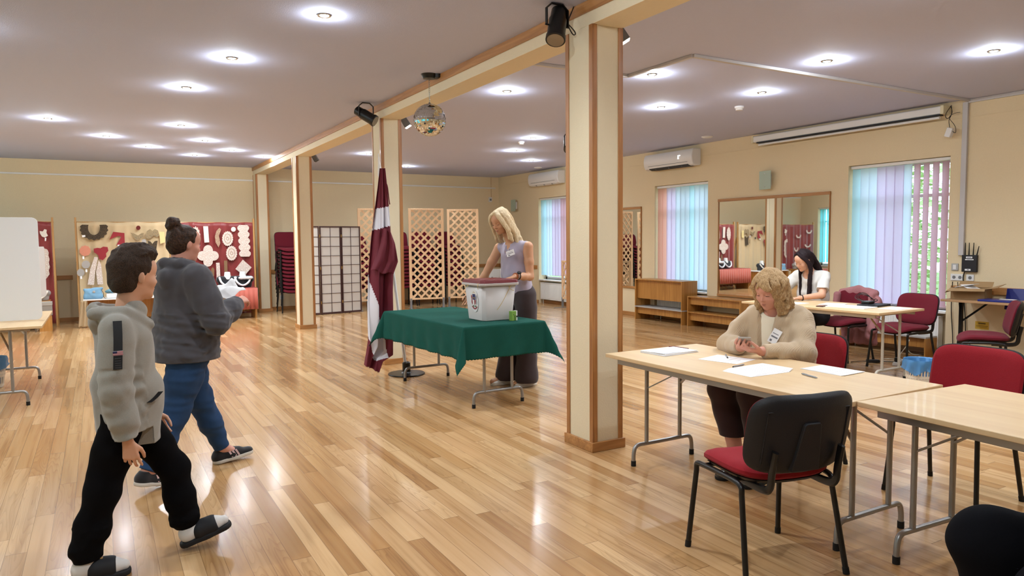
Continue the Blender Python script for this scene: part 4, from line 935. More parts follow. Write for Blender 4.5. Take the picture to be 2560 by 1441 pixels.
    for i in range(nu+1):
        for j in range(nu+1):
            a, b_ = i/nu-.5, j/nu-.5; p = c+Vector(D)*(a*.24)+Vector(N)*(b_*.16)+Vector((0, 0, .016*math.sin(a*11+b_*3)+.012*math.cos(b_*9+a*6)+b_*.05+a*.10)); v.append(p)
    f = [(i*(nu+1)+j, i*(nu+1)+j+1, (i+1)*(nu+1)+j+1, (i+1)*(nu+1)+j) for i in range(nu) for j in range(nu)]
    b = MB(); b.add(v, f); o = b.build('paper_sheet', M_paper); o.modifiers.new('t', 'SOLIDIFY').thickness = .001; tag(o, 'curled white ballot paper held by the walking person in the charcoal hoodie', 'paper')
    return G
walker()
# ================================================================ blonde person behind the ballot box
def blonde():
    G = thing('person', 'blonde person in a sleeveless lilac blouse and brown trousers standing over the ballot box', 'person', (3.62, 6.25, 0))
    q = lambda x, y, z: A3(x, y, z)
    # faces -X, leaning forward; left side is -Y (towards the camera)
    F = unit((-.96, -.10, 0)); Lf = A3(F[1]*-1, F[0], 0)
    H = Head((3.455, 6.23, 1.665), (-.86, -.30, -.36), (-.30, -.08, .95), sc=.97)
    shL, shR = q(3.655, 6.05, 1.415), q(3.53, 6.40, 1.40); elL, wrL = q(3.66, 6.02, 1.12), q(3.44, 5.93, 1.135)
    elR, wrR = q(3.42, 6.52, 1.12), q(3.33, 6.66, .93)
    hipL, hipR = q(3.69, 6.16, .93), q(3.66, 6.36, .93); anL, anR = q(3.74, 6.22, .06), q(3.58, 6.42, .06)
    S = SDF((2.98, 5.75, 0), (3.98, 6.95, 1.82), .0044); H.build(S)
    S.cone(H.p(-.03, 0, -.05), (3.585, 6.23, 1.44), .045, .055, .03); S.cone((3.60, 6.225, 1.33), (3.65, 6.25, 1.05), .10, .09, .05, (Lf, 1.45)); S.ell((3.67, 6.26, .96), (.11, .165, .11), k=.04); S.cone(shL, shR, .045, .045, .05)
    for sh, el, wr in ((shL, elL, wrL), (shR, elR, wrR)): S.chain([sh, sh*.5+el*.5, el, el*.55+wr*.45, wr], [.052, .046, .037, .036, .025], .02)
    for hp, an in ((hipL, anL), (hipR, anR)): S.chain([hp, hp*.5+an*.5, an], [.085, .055, .036], .03); S.cone(an, an+A3(-.15, -.03, -.02), .033, .03, .02)
    hand(S, wrL, (-.97, -.12, -.22), (0, -.1, -1), (-.1, 1, 0), .98, (.05, .06, .08, .1), .0, .2)
    hand(S, wrR, (-.45, -.05, -.9), (-.4, -.5, .0), (-.5, -.7, .2), .95, (.1, .35, .45, .5), .2)
    on(G, S, 'body', M_skin2); H.features(G, '#8a6a4c', '#4f5f66', '#a5564e', closed=True)
    # long wavy hair
    k = H.s; S = SDF(H.c-A3(.25, .25, .36), H.c+.24, .004); rr = random.Random(12)
    S.ell(H.p(-.02, 0, .042), A3(.106, .088, .096)*k, H.A, 0); S.ell(H.p(-.05, 0, -.03), A3(.07, .08, .09)*k, H.A, .02)
    sp = []
    for i in range(64):
        a = rr.uniform(.62, 1.) * (1 if i % 2 else -1)*PI*.5*1.25; ca, sa = math.cos(a), math.sin(a)
        # start at the parting, fall over the side, down to the shoulder
        top = (-.01+.07*rr.uniform(-.8, .7), .0, .114); r1 = (.02+.055*ca*1.1-.02, .088*sa, .06); x = (-.02+.09*ca, .098*sa, -.03)
        ln = rr.uniform(.20, .30); w_ = rr.uniform(-.014, .014); y = (x[0]-.02+w_, x[1]*1.18, -.09); z = (x[0]-.03-w_, x[1]*1.12+w_, -.15); e = (x[0]-.035+w_*2, x[1]*(1.15+rr.uniform(-.15, .45)), -ln)
        sp.append(([top, r1, x, y, z, e], .017, .006))
    for i in range(22):
        a = rr.uniform(-.9, .9); sp.append(([(-.03, .02*a, .112), (-.10, .05*a, .05), (-.115, .075*a, -.05), (-.10+rr.uniform(-.02, .02), .09*a, -.13), (-.10, .10*a, -rr.uniform(.2, .27))], .016, .007))
    for s_ in (-1, 1):
        for i in range(9): j_ = i/8; sp.append(([(.05-.03*j_, .008*s_, .110), (.082-.02*j_, .048*s_+.012*j_*s_, .088), (.076-.03*j_, .076*s_, .03), (.060-.03*j_, .090*s_, -.04), (.045-.02*j_, (.094+.01*j_)*s_, -.11), (.05-.03*j_, (.088+.02*j_)*s_, -.17-.04*j_)], .012, .006))
    locks(S, H, sp, .011); S.warp(.0022, 90, 3)
    S.ell(H.p(.100, 0, -.030), A3(.062, .054, .10)*k, H.A, .006, 's')
    on(G, S, 'hair', hair_mat('blonde_hair', '#c9a878', '#f2e2c0', (150, 150, 12)))
    # trousers (wide legs)
    S = SDF((3.35, 5.98, 0), (3.98, 6.62, 1.12), .0055); S.ell((3.675, 6.26, .965), (.125, .18, .14), k=.02)
    S.chain([hipL, (3.71, 6.17, .5), (3.70, 6.17, .10)], [.108, .098, .118], .03); S.chain([hipR, (3.64, 6.38, .5), (3.60, 6.39, .10)], [.108, .098, .118], .03)
    S.warp(.005, 26, 5, vert=.5); S.cut((3.6, 6.2, .045), (0, 0, -1)); on(G, S, 'trousers', mat('dark_brown_trousers', '#342628', .8, sheen=.2))
    # blouse
    S = SDF((3.30, 5.90, .90), (3.95, 6.62, 1.50), .0045); FL = (Lf, 1.38)
    S.cone((3.595, 6.225, 1.34), (3.625, 6.24, 1.15), .118, .118, .05, FL); S.cone((3.625, 6.24, 1.15), (3.665, 6.255, .98), .118, .130, .05, FL); S.cone(shL+A3(-.01, .03, .005), shR+A3(.01, -.03, .005), .056, .056, .04)
    S.warp(.0042, 26, 15, vert=.5); S.warp(.003, 50, 16, vert=.6)
    S.ell(H.p(-.03, 0, -.14)+A3(.0, 0, .0), (.07, .075, .09), k=.006, op='s'); S.cone((3.50, 6.20, 1.42), (3.47, 6.19, 1.33), .035, .010, .006, op='s')
    S.cone(shL+A3(.0, -.05, .0), shL+A3(0, -.05, -.09), .052, .058, .006, op='s'); S.cone(shR+A3(0, .05, 0), shR+A3(0, .05, -.09), .052, .058, .006, op='s'); S.cut((3.6, 6.2, .95), (0, 0, -1))
    on(G, S, 'blouse', mat('lilac_blouse', '#a79daf', .65, sheen=.3))
    badge(G, (3.478, 6.085, 1.355), (-.80, -.58, .15), (-.25, .25, 1), .085, .055)
    wtube(G, smooth_path([tuple(shR*.3+A3(3.50, 6.2, 1.43)*.7), (3.478, 6.19, 1.34), tuple(shL*.3+A3(3.51, 6.16, 1.43)*.7)], 2), .0012, mat('gold', '#b8904a', .3, metal=1.), 'necklace', 5)
    # watch and bracelets
    for p, r, m_, nm in ((wrL+A3(.035, .008, .0), .033, M_black, 'watch_strap'), (wrL+A3(.0, .0, -.003), .0315, mat('amber_beads', '#a5552a', .4), 'bracelet'), (wrL+A3(.015, 0, 0), .0315, mat('silver_beads', '#9c8f88', .4, metal=.5), 'bracelet')):
        ax = unit(wrL-elL); x, y, _ = frame_from(ax); wtube(G, [Vector(p)+x*r*math.cos(t)+y*r*math.sin(t) for t in [i*2*PI/24 for i in range(25)]], .0055, m_, nm, 8, cap=False)
    off = Vector(G.matrix_basis.to_translation()); MB().lathe([(.0001, 0), (.021, 0), (.022, .006), (.018, .012), (.0001, .012)], 24, c=Vector(wrL+A3(.035, -.015, .030))-off, M=Matrix.Rotation(R(25), 3, 'X')).build('watch_case', M_black, G)
    for an, dy in ((anL, -.01), (anR, 0)): shoe(G, an+A3(.09, dy, -.06), an+A3(-.17, dy-.035, -.06), .098, .075, M_whitew, M_sole, 'shoe')
    return G
blonde()
# ================================================================ seated person in the beige cardigan
def seated():
    G = thing('person', 'curly haired person in a beige cardigan seated at the long table looking at a phone', 'person', (3.9, 3.02, 0))
    F = unit((-.97, -.24, 0)); Lf = A3(-F[1], F[0], 0)*1.     # left = towards -Y
    Lf = A3(.24, -.97, 0)
    B = A3(3.85, 3.21, 0); q = lambda f, l, z: B+F*f+Lf*l+Z3*z
    H = Head(q(.12, .01, 1.145), F*.9+Z3*-.34+Y3*.12, F*.2+Z3, sc=.98)
    shL, shR = q(.0, .165, .955), q(.0, -.165, .955); elL, wrL = q(.15, .25, .765), q(.385, .09, .785); elR, wrR = q(.19, -.235, .775), q(.405, -.035, .80)
    hipL, hipR = q(.0, .10, .52), q(.0, -.10, .52); knL, knR = q(.46, .085, .53), q(.46, -.12, .53); anL, anR = A3(3.43, 2.96, .10), A3(3.42, 3.14, .10)
    S = SDF(*bbox([shL, shR, elL, elR, wrL, wrR, anL, anR, q(.62, 0, .6), H.c+A3(0, 0, .14), q(-.1, 0, .4), A3(3.25, 2.9, 0)], .12), .0046); H.build(S, full=.010, closed=True)
    S.cone(H.p(-.03, 0, -.06), q(.02, 0, .98), .056, .066, .03); S.cone(q(.0, 0, .90), q(.0, 0, .62), .13, .14, .05, (Lf, 1.25)); S.ell(q(0, 0, .55), (.15, .18, .12), k=.03); S.cone(shL, shR, .055, .055, .05)
    for sh, el, wr in ((shL, elL, wrL), (shR, elR, wrR)): S.chain([sh, el, wr], [.06, .048, .029], .02)
    for hp, kn, an in ((hipL, knL, anL), (hipR, knR, anR)): S.chain([hp, kn, an], [.10, .068, .042], .03); S.cone(an, an+A3(-.10, -.01, -.05), .036, .032, .02)
    hand(S, wrL, F*.75-Lf*.55+Z3*.12, -Lf*.3+Z3*.8+F*.0, F*.3+Z3*.8, .95, (.35, .5, .6, .7), .45); hand(S, wrR, F*.7+Lf*.5+Z3*.1, Lf*.4+Z3*.8, F*.4+Z3*.6, .95, (.4, .5, .6, .7), .3)
    on(G, S, 'body', M_skin3); H.features(G, '#94745a', '#3d4a44', '#a8625c', closed=True)
    # wavy chin length hair
    k = H.s; S = SDF(H.c-A3(.22, .22, .24), H.c+.22, .004); rr = random.Random(21)
    S.ell(H.p(-.02, 0, .045), A3(.108, .093, .098)*k, H.A, 0); S.ell(H.p(-.05, 0, -.03), A3(.075, .088, .085)*k, H.A, .02); sp = []
    for i in range(90):
        a = rr.uniform(.42, 1.5)*(1 if i % 2 else -1)*PI*.5*.95; ca, sa = math.cos(a), math.sin(a); ww = rr.uniform(.010, .022); ph = rr.uniform(0, 6)
        ln = rr.uniform(.11, .165); pts = [(-.02+.03*ca, .02*sa, .132), (-.01+.085*ca, .085*sa, .085)]
        for j in range(7):
            t = j/6; pts.append((-.015+(.095-.02*t)*ca+ww*math.sin(ph+5*t*2.2), (.098+.016*t)*sa+ww*math.cos(ph+5*t*2.2), .05-(ln+.05)*t))
        sp.append((pts, .0115, .006))
    for i in range(26):
        a = rr.uniform(-.8, .8); sp.append(([(.0, .03*a, .135), (.070, .062*a, .108), (.096, .080*a, .075), (.100, .092*a+.01*(1 if a > 0 else -1), rr.uniform(.035, .06))], .009, .003))
    locks(S, H, sp, .006); S.warp(.002, 110, 3); S.ell(H.p(.106, 0, -.045), A3(.07, .062, .092)*k, H.A, .005, 's')
    on(G, S, 'hair', hair_mat('dark_blonde_hair', '#8a6744', '#d0b184', (130, 130, 22)))
    # trousers
    S = SDF(*bbox([hipL, hipR, knL, knR, anL, anR], .17), .0055)
    S.ell(q(0, 0, .54), (.17, .20, .12), k=.02)
    for hp, kn, an in ((hipL, knL, anL), (hipR, knR, anR)): e = an+(kn-an)*.30; S.chain([hp, kn, e], [.115, .092, .082], .03); 
    S.warp(.004, 30, 5); S.cut(A3(3.4, 3.0, .245), (0, 0, -1)); on(G, S, 'trousers', mat('maroon_trousers', '#2c1216', .85, sheen=.2))
    # cream top and cardigan
    S = SDF(*bbox([q(.2, .2, .6), q(-.1, -.2, 1.0)], .08), .0045); S.cone(q(.02, 0, .92), q(.03, 0, .68), .118, .150, .05, (Lf, 1.1)); S.cone(q(.03, 0, .96), q(.03, 0, 1.0), .085, .06, .03); S.ell(H.p(-.0, 0, -.14), (.06, .065, .08), k=.008, op='s')
    on(G, S, 'undershirt', mat('cream_shirt', '#e2d7c0', .8))
    S = SDF(*bbox([shL, shR, elL, elR, wrL, wrR, q(.1, 0, .50), q(-.2, 0, 1.0)], .14), .005)
    S.cone(q(.0, 0, .90), q(.02, 0, .70), .165, .185, .06, (Lf, 1.22)); S.cone(q(.01, 0, .70), q(-.01, 0, .56), .19, .195, .06, (Lf, 1.2)); S.cone(shL*.82+shR*.18, shR*.82+shL*.18, .075, .075, .06)
    for sh, el, wr in ((shL, elL, wrL), (shR, elR, wrR)): S.chain([sh, sh*.5+el*.5, el, el*.5+wr*.5, wr+(el-wr)*.08], [.072, .078, .074, .060, .043], .025)
    S.warp(.0045, 30, 31); S.warp(.003, 60, 32)
    # v opening
    for a, b_ in (((.18, 0, .70), (.20, 0, 1.04)),):
        S.cone(q(*a), q(*b_), .006, .110, .006, op='s')
    S.ell(q(.07, 0, 1.02), (.085, .075, .085), k=.01, op='s')
    for el, wr in ((elL, wrL), (elR, wrR)): S.cut(wr+(el-wr)*.05, wr-el, wr-.09, wr+.1)
    S.cut(q(0, 0, .50), (0, 0, -1)); cm = rib_mat('beige_knit', '#b8a184', 'Y', 45.); car = on(G, S, 'cardigan', cm)
    off = Vector(G.matrix_basis.to_translation()); bt = Vector(q(.213, .0, .705))-off
    MB().lathe([(.0001, 0), (.012, 0), (.013, .004), (.009, .006), (.0001, .004)], 18, c=bt, M=Vector(F).to_track_quat('Z', 'Y').to_matrix()).build('button', mat('beige_button', '#cdb893', .5), car)
    badge(G, q(.178, .075, .855), F*.9+Lf*.35+Z3*.25, Z3+Lf*.5, .055, .095)
    for an in (anL, anR): shoe(G, an+A3(.06, .01, -.10), an+A3(-.19, -.03, -.10), .10, .075, mat('black_patent', '#0b0b0d', .15, coat=.6), M_rubber, 'shoe')
    ph = thing('phone', 'smartphone in a clear case held by the person in the beige cardigan', 'phone', tuple(q(.455, .02, .845))); M = Matrix.Rotation(math.atan2(F[1], F[0])+R(115), 4, 'Z') @ Matrix.Rotation(R(-28), 4, 'X')
    MB().box(-.037, .037, -.076, .076, -.004, .004, M=M).build('phone_body', mat('phone_case', '#a9a39d', .3), ph, bev=.003); MB().box(-.034, .034, -.072, .072, .004, .0046, M=M).build('screen', mat('phone_screen', '#15161a', .1), ph)
    return G
seated()
# ================================================================ dark haired person by the window
def darkhair():
    G = thing('person', 'long dark haired person in a white t-shirt reading at the table by the window', 'person', (7.75, 5.50, 0))
    F = unit((-.96, -.05, 0)); Lf = A3(-.05*-1*0+.05, -.998, 0); B = A3(7.54, 5.75, 0); q = lambda f, l, z: B+F*f+Lf*l+Z3*z
    H = Head(q(.20, .0, 1.205), F*.86-Z3*.40+Y3*.22, F*.25+Z3, sc=1.)
    shL, shR = q(.04, .18, 1.015), q(.07, -.18, 1.01); elL, wrL = q(.20, .25, .80), q(.44, .12, .77); elR, wrR = q(.24, -.30, .80), q(.46, -.10, .77)
    hipL, hipR = q(.0, .10, .52), q(.0, -.10, .52); knL, knR = q(.45, .10, .52), q(.45, -.10, .52); anL, anR = q(.42, .10, .08), q(.42, -.10, .08)
    S = SDF(*bbox([shL, shR, elL, elR, wrL, wrR, anL, anR, q(.66, 0, .6), H.c+A3(0, 0, .14), q(-.1, 0, .4)], .12), .0055); H.build(S, full=.003)
    S.cone(H.p(-.03, 0, -.06), q(.05, 0, 1.03), .048, .055, .03); S.cone(q(.03, 0, .96), q(.0, 0, .66), .11, .11, .05, (Lf, 1.35)); S.ell(q(0, 0, .55), (.13, .16, .11), k=.03); S.cone(shL, shR, .048, .048, .05)
    for sh, el, wr in ((shL, elL, wrL), (shR, elR, wrR)): S.chain([sh, el, wr], [.052, .040, .026], .02)
    for hp, kn, an in ((hipL, knL, anL), (hipR, knR, anR)): S.chain([hp, kn, an], [.09, .06, .038], .03); S.cone(an, an+A3(-.12, 0, -.03), .034, .03, .02)
    hand(S, wrL, F*.9-Lf*.4-Z3*.05, -Z3*1.+F*0, -Lf+F*.2, .95, (.15, .2, .25, .3), .2); hand(S, wrR, F*.9+Lf*.4, -Z3, Lf, .95, (.15, .2, .25, .3), .2)
    on(G, S, 'body', M_skin); H.features(G, '#33231d', '#2f2a28', '#9c5a52', closed=True)
    k = H.s; S = SDF(H.c-A3(.25, .25, .50), H.c+.22, .005); rr = random.Random(9); S.ell(H.p(-.02, 0, .042), A3(.105, .086, .094)*k, H.A, 0); S.ell(H.p(-.05, 0, -.03), A3(.07, .078, .085)*k, H.A, .02); sp = []
    for s_ in (-1, 1):
        for i in range(20):
            o_ = rr.uniform(-.022, .022); e = rr.uniform(-.01, .01); sp.append(([(.05, .004*s_, .118), (.06+o_*.3, .055*s_, .085), (.012+o_, .090*s_, .0), (.0+o_, .092*s_, -.09), (.05+o_, (.080+e)*s_, -.20), (.10+o_, (.075+e)*s_, -.33+rr.uniform(-.03, .03)), (.13+o_, (.07+e)*s_, -.40)], .012, .007))
    for i in range(26):
        a = rr.uniform(-1, 1); sp.append(([(-.03, .03*a, .125), (-.10, .06*a, .05), (-.118, .075*a, -.06), (-.13, .10*a, -.16), (-.10, .12*a, -.30), (-.06, .12*a, -.40)], .016, .009))
    locks(S, H, sp, .006); S.warp(.0015, 90, 3); S.ell(H.p(.105, 0, -.035), A3(.075, .062, .10)*k, H.A, .004, 's')
    on(G, S, 'hair', hair_mat('dark_plum_hair', '#0f090b', '#2c1a1f', (150, 150, 10)))
    S = SDF(*bbox([hipL, hipR, knL, knR, anL, anR], .16), .006); S.ell(q(0, 0, .55), (.16, .19, .12), k=.02)
    for hp, kn, an in ((hipL, knL, anL), (hipR, knR, anR)): S.chain([hp, kn, an], [.11, .085, .07], .03)
    S.warp(.004, 30, 5); S.cut(anL, (0, 0, -1)); on(G, S, 'trousers', mat('black_cloth', '#111116', .85))
    S = SDF(*bbox([shL, shR, elL, elR, q(.0, 0, .58), q(-.2, 0, 1.0)], .14), .005); S.cone(q(.03, 0, .95), q(.0, 0, .78), .132, .138, .05, (Lf, 1.3)); S.cone(q(.0, 0, .78), q(-.01, 0, .62), .14, .15, .05, (Lf, 1.28)); S.cone(shL*.9+shR*.1, shR*.9+shL*.1, .066, .066, .05)
    for sh, el in ((shL, elL), (shR, elR)): S.cone(sh, sh*.30+el*.70, .062, .070, .03)
    S.warp(.004, 30, 41); S.warp(.003, 55, 42); S.ell(H.p(-.0, 0, -.16), (.065, .07, .085), k=.008, op='s')
    for sh, el in ((shL, elL), (shR, elR)): S.cut(sh*.30+el*.70, el-sh, sh*.3+el*.7-.12, el+.08)
    S.cut(q(0, 0, .585), (0, 0, -1)); on(G, S, 't_shirt', mat('white_cotton', '#d6d2cd', .9))
    off = Vector(G.matrix_basis.to_translation()); x, y, _ = frame_from(wrL-elL); p = Vector(wrL+(elL-wrL)*.12)
    wtube(G, [p+x*.031*math.cos(t)+y*.031*math.sin(t) for t in [i*2*PI/20 for i in range(21)]], .006, M_black, 'watch_strap', 8, cap=False)
    badge(G, q(.175, .06, .92), F, Z3, .04, .05)
    for an in (anL, anR): shoe(G, an+A3(.08, 0, -.08), an+A3(-.17, 0, -.08), .098, .075, M_blackp, M_rubber, 'shoe')
    return G
darkhair()
# ================================================================ black clad knee, bottom right corner
def cornerperson():
    G = thing('person', 'seated person at the bottom right corner, only a black trousered knee in view', 'person', (2.56, .80, 0)); 
    F = unit((-.87, .49, 0)); Lf = A3(-.49, -.87, 0); B = A3(2.56, .84, 0); q = lambda f, l, z: B+F*f+Lf*l+Z3*z
    hL, kL, aL = q(0, .0, .52), q(.44, .0, .60), q(.36, .02, .13); hR, kR, aR = q(0, .20, .50), q(.42, .24, .54), q(.38, .24, .08)
    S = SDF(*bbox([hL, kL, aL, hR, kR, aR, q(-.1, 0, .4), q(0, -.1, 1.36)], .17), .008)
    H = Head(q(.02, .10, 1.24), F, sc=.97); H.build(S); S.cone(H.p(-.02, 0, -.05), q(0, +.10, 1.04), .05, .06, .03); S.cone(q(0, +.10, .98), q(0, +.10, .6), .12, .13, .05, (Lf, 1.3)); S.ell(q(0, +.10, .55), (.15, .2, .12), k=.04)
    for h_, k_, a_ in ((hL, kL, aL), (hR, kR, aR)): S.chain([h_, k_, a_], [.09, .06, .04], .03); S.cone(a_, a_+F*.15-Z3*.03, .035, .03, .02)
    for s_ in (0.28, -.08): S.chain([q(0, s_, .98), q(.04, s_*1.15, .72), q(.24, s_*.8, .62)], [.05, .04, .028], .02); hand(S, q(.24, s_*.8, .62), F-Z3*.1, -Z3, Lf if s_ < 0 else -Lf, .98)
    on(G, S, 'body', M_skin); H.features(G)
    S = SDF(*bbox([hL, kL, aL, hR, kR, aR, q(-.1, 0, .4)], .18), .007); S.ell(q(0, +.10, .53), (.19, .23, .13), k=.03)
    for h_, k_, a_ in ((hL, kL, aL), (hR, kR, aR)): S.chain([h_, (h_+k_)/2, k_, k_*.5+a_*.5, a_], [.13, .118, .100, .085, .07], .04)
    S.warp(.004, 24, 5); S.cut(aL, (0, 0, -1)); on(G, S, 'trousers', mat('black_denim', '#0c0c10', .95, noise=.3, nscale=200., spec=.1))
    S = SDF(*bbox([q(0, .4, 1.0), q(0, -.2, 1.), q(.26, .4, .6), q(.26, -.2, .6), q(-.1, 0, .55)], .13), .008); S.cone(q(0, +.10, .98), q(0, +.10, .62), .145, .155, .05, (Lf, 1.25))
    for s_ in (0.28, -.08): S.chain([q(0, s_, .98), q(.04, s_*1.15, .72), q(.22, s_*.82, .63)], [.07, .06, .045], .02)
    S.ell(H.p(0, 0, -.18), (.07, .07, .08), k=.01, op='s'); on(G, S, 'sweater', mat('black_knit', '#131318', .9))
    S = SDF(H.c-.18, H.c+.2, .006); S.ell(H.p(-.02, 0, .04), A3(.105, .085, .095), H.A, 0); S.ell(H.p(.09, 0, -.04), A3(.07, .12, .1), H.A, .004, 's'); on(G, S, 'hair', MATS['dark_brown_hair'])
    for a_ in (aL, aR): shoe(G, a_-F*.08-Z3*.08, a_+F*.18-Z3*.08, .1, .08, M_blackp, M_rubber, 'shoe')
    for s in (CHD,):
        c = chair(s, B[0]+Lf[0]*.10, B[1]+Lf[1]*.10, math.atan2(F[1], F[0])-PI/2, 'chair under the seated person at the bottom right corner, out of shot')
cornerperson()
# ---------------------------------------------------------------- helper: point of a photo pixel on a known plane
def at(px, py, X=None, Y=None, Z=None):
    d = _f*FPX+_r*(px-1280)-_u*(py-720.5)
    t = (Z-CH)/d.z if Z is not None else (X/d.x if X is not None else Y/d.y)
    return Vector((0, 0, CH))+d*t
def single(name, b, mt, label, cat, group=None, loc=None, bev=0., **k):
    o = b.build(name, mt, None, bev, **k)
    if loc is not None: o.location = loc
    return tag(o, label, cat, group)
# ---------------------------------------------------------------- plywood benches along the right wall
def bench(loc, L, H, D, fh, label, topm=None, z0=0.):
    t = thing('wooden_bench', label, 'bench', loc, group='lacquered plywood benches under the windows')
    MB().box(-D/2, D/2, -L/2, L/2, H-.02, H).build('bench_top', topm or M_ply, t, bev=.002)
    for s in (-1, 1): MB().box(-D/2, D/2, min(s*L/2, s*(L/2-.02)), max(s*L/2, s*(L/2-.02)), 0, H-.02).build('side_panel', M_ply, t, bev=.002)
    MB().box(-D/2+.05, -D/2+.07, -L/2+.02, L/2-.02, H-.02-fh, H-.02).build('front_panel', M_ply, t, bev=.002)
    MB().box(D/2-.07, D/2-.05, -L/2+.02, L/2-.02, H-.02-fh*.4, H-.02).build('back_panel', M_ply, t, bev=.002)
    return t
M_gl = mat('grey_laminate', '#aeaaa6', .35)
bench((8.76, 9.76, 0), 1.24, .25, .36, .12, 'low plywood bench with pale grey top under the tall bench', M_gl)
bench((8.76, 9.76, .25), 1.24, .50, .36, .34, 'tall plywood bench stacked on a low one under the middle window')
bench((8.77, 8.44, 0), 1.16, .25, .36, .13, 'lower bench of the stacked pair under the wide wall mirror')
bench((8.77, 8.44, .25), 1.16, .26, .36, .12, 'upper bench of the stacked pair under the wide wall mirror')
bench((8.87, 5.62, 0), 1.18, .25, .34, .12, 'low plywood bench with grey top under the nearest window', M_gl)
# ---------------------------------------------------------------- paper screen
M_dk = mat('dark_brown_wood', '#3d2220', .5); M_shoji = fabric_trans('rice_paper', '#d9d3cc', .25)
t = thing('folding_screen', 'dark framed folding screen with white rice paper panes right of the third column', 'folding screen', (4.1, 14.6, 0))
pp = [(3.42, 14.60), (3.865, 14.52), (4.325, 14.59), (4.765, 14.68)]
for k in range(3):
    (x0, y0), (x1, y1) = pp[k], pp[k+1]; L = math.hypot(x1-x0, y1-y0)-.006; M = Matrix.Translation((x0-4.1, y0-14.6, 0)) @ Matrix.Rotation(math.atan2(y1-y0, x1-x0), 4, 'Z')
    f = MB(); w_ = .026
    f.box(.003, w_, -.012, .012, .01, 1.80, M=M).box(L-w_, L-.003, -.012, .012, .01, 1.80, M=M).box(w_, L-w_, -.011, .011, 1.775, 1.80, M=M).box(w_, L-w_, -.011, .011, .01, .045, M=M)
    fr = f.build('panel_frame', M_dk, t)
    g = MB(); g.box(L/2-.004, L/2+.004, -.007, .002, .045, 1.775, M=M)
    for i in range(1, 9): z = .045+i*1.73/9; g.box(w_, L-w_, -.006, .001, z-.004, z+.004, M=M)
    g.build('lattice_bar', M_dk, fr); MB().box(w_, L-w_, .002, .004, .045, 1.775, M=M).build('rice_paper', M_shoji, fr)
    if k:
        h = MB()
        for z in (.25, .95, 1.6): h.box(-.012, .012, -.016, -.012, z-.03, z+.03, M=M)
        h.build('hinge', mat('brass', '#9b7a45', .4, metal=.8), fr)
# ---------------------------------------------------------------- lattice screens
def lattice(a, c, z0, z1, label, pitch=.172, fw=.055, group='pine lattice screens on metal feet', dark=None):
    (x0, y0), (x1, y1) = a, c; L = math.hypot(x1-x0, y1-y0); m_ = dark or M_pine
    t = thing('lattice_screen', label, 'screen', (x0, y0, 0), math.atan2(y1-y0, x1-x0), group)
    for x in (0, L-fw): MB().box(x, x+fw, -.016, .016, z0-.02, z1).build('post', m_, t, bev=.002)
    for z in (z0, z1-fw*.7): MB().box(fw, L-fw, -.014, .014, z, z+fw*.7).build('rail', m_, t, bev=.002)
    X0, X1, Z0, Z1 = fw, L-fw, z0+fw*.7, z1-fw*.7; b = MB()
    for s, yy in ((1, -.006), (-1, .004)):
        k0 = int((X0-Z1)/pitch)-2 if s > 0 else int((X0+Z0)/pitch)-1; k1 = int((X1-Z0)/pitch)+2 if s > 0 else int((X1+Z1)/pitch)+2
        for k in range(k0, k1):
            cc = k*pitch; # x - s*z = cc
            zs = sorted([s*(X0-cc), s*(X1-cc)]); lo, hi = max(Z0, zs[0]), min(Z1, zs[1])
            if hi-lo < .02: continue
            p0 = (cc+s*lo, yy, lo); p1 = (cc+s*hi, yy, hi); b.bar(p0, p1, .042, .009, up=(0, 1, 0))
    b.build('lattice', m_, t)
    for x in (fw/2, L-fw/2):
        MB().box(x-.022, x+.022, -.02, .02, .012, z0+.03).box(x-.02, x+.02, -.2, .2, 0, .012).build('metal_foot', mat('galvanised', '#8f9296', .4, metal=.6), t)
    return t
lattice((4.80, 14.95), (5.50, 14.86), .20, 2.19, 'tall pine lattice screen partly hidden behind the flag and column')
lattice((5.84, 14.66), (6.60, 14.50), .20, 2.19, 'tall pine lattice screen in the middle, right of the flag')
lattice((6.74, 14.62), (7.33, 14.24), .20, 2.18, 'tall pine lattice screen on the right, beside the blonde person')
lattice((8.735, 13.02), (8.42, 11.55), .20, 1.03, 'low pine lattice screen in front of the far radiator, beside the nearest column', .22)
# leaning folded tables in the corner
for i, (x, y, a) in enumerate([(8.60, 15.35, 14), (8.70, 15.0, 10), (8.82, 14.6, 3)]):
    t = thing('leaning_board', ['white folded tabletop leaning near the corner, leftmost of three', 'white folded tabletop leaning near the corner, middle of three', 'cream folded tabletop against the wall beside the farthest window'][i], 'board', (x, y, 0), 0, 'folded tabletops leaning near the corner')
    M = Matrix.Rotation(R(-a), 4, 'X') @ Matrix.Rotation(0, 4, 'Z'); MB().box(-.35 if i < 2 else -.06, .08, -.016, .016, .004, .80+.01*i, M=M).build('board', M_whitew if i < 2 else mat('cream_board', '#d8c39a', .6), t, bev=.003)
    MB().box(-.30 if i < 2 else -.05, -.26 if i < 2 else .0, -.03, -.016, .2, .6, M=M).build('folded_leg', M_steel, t)
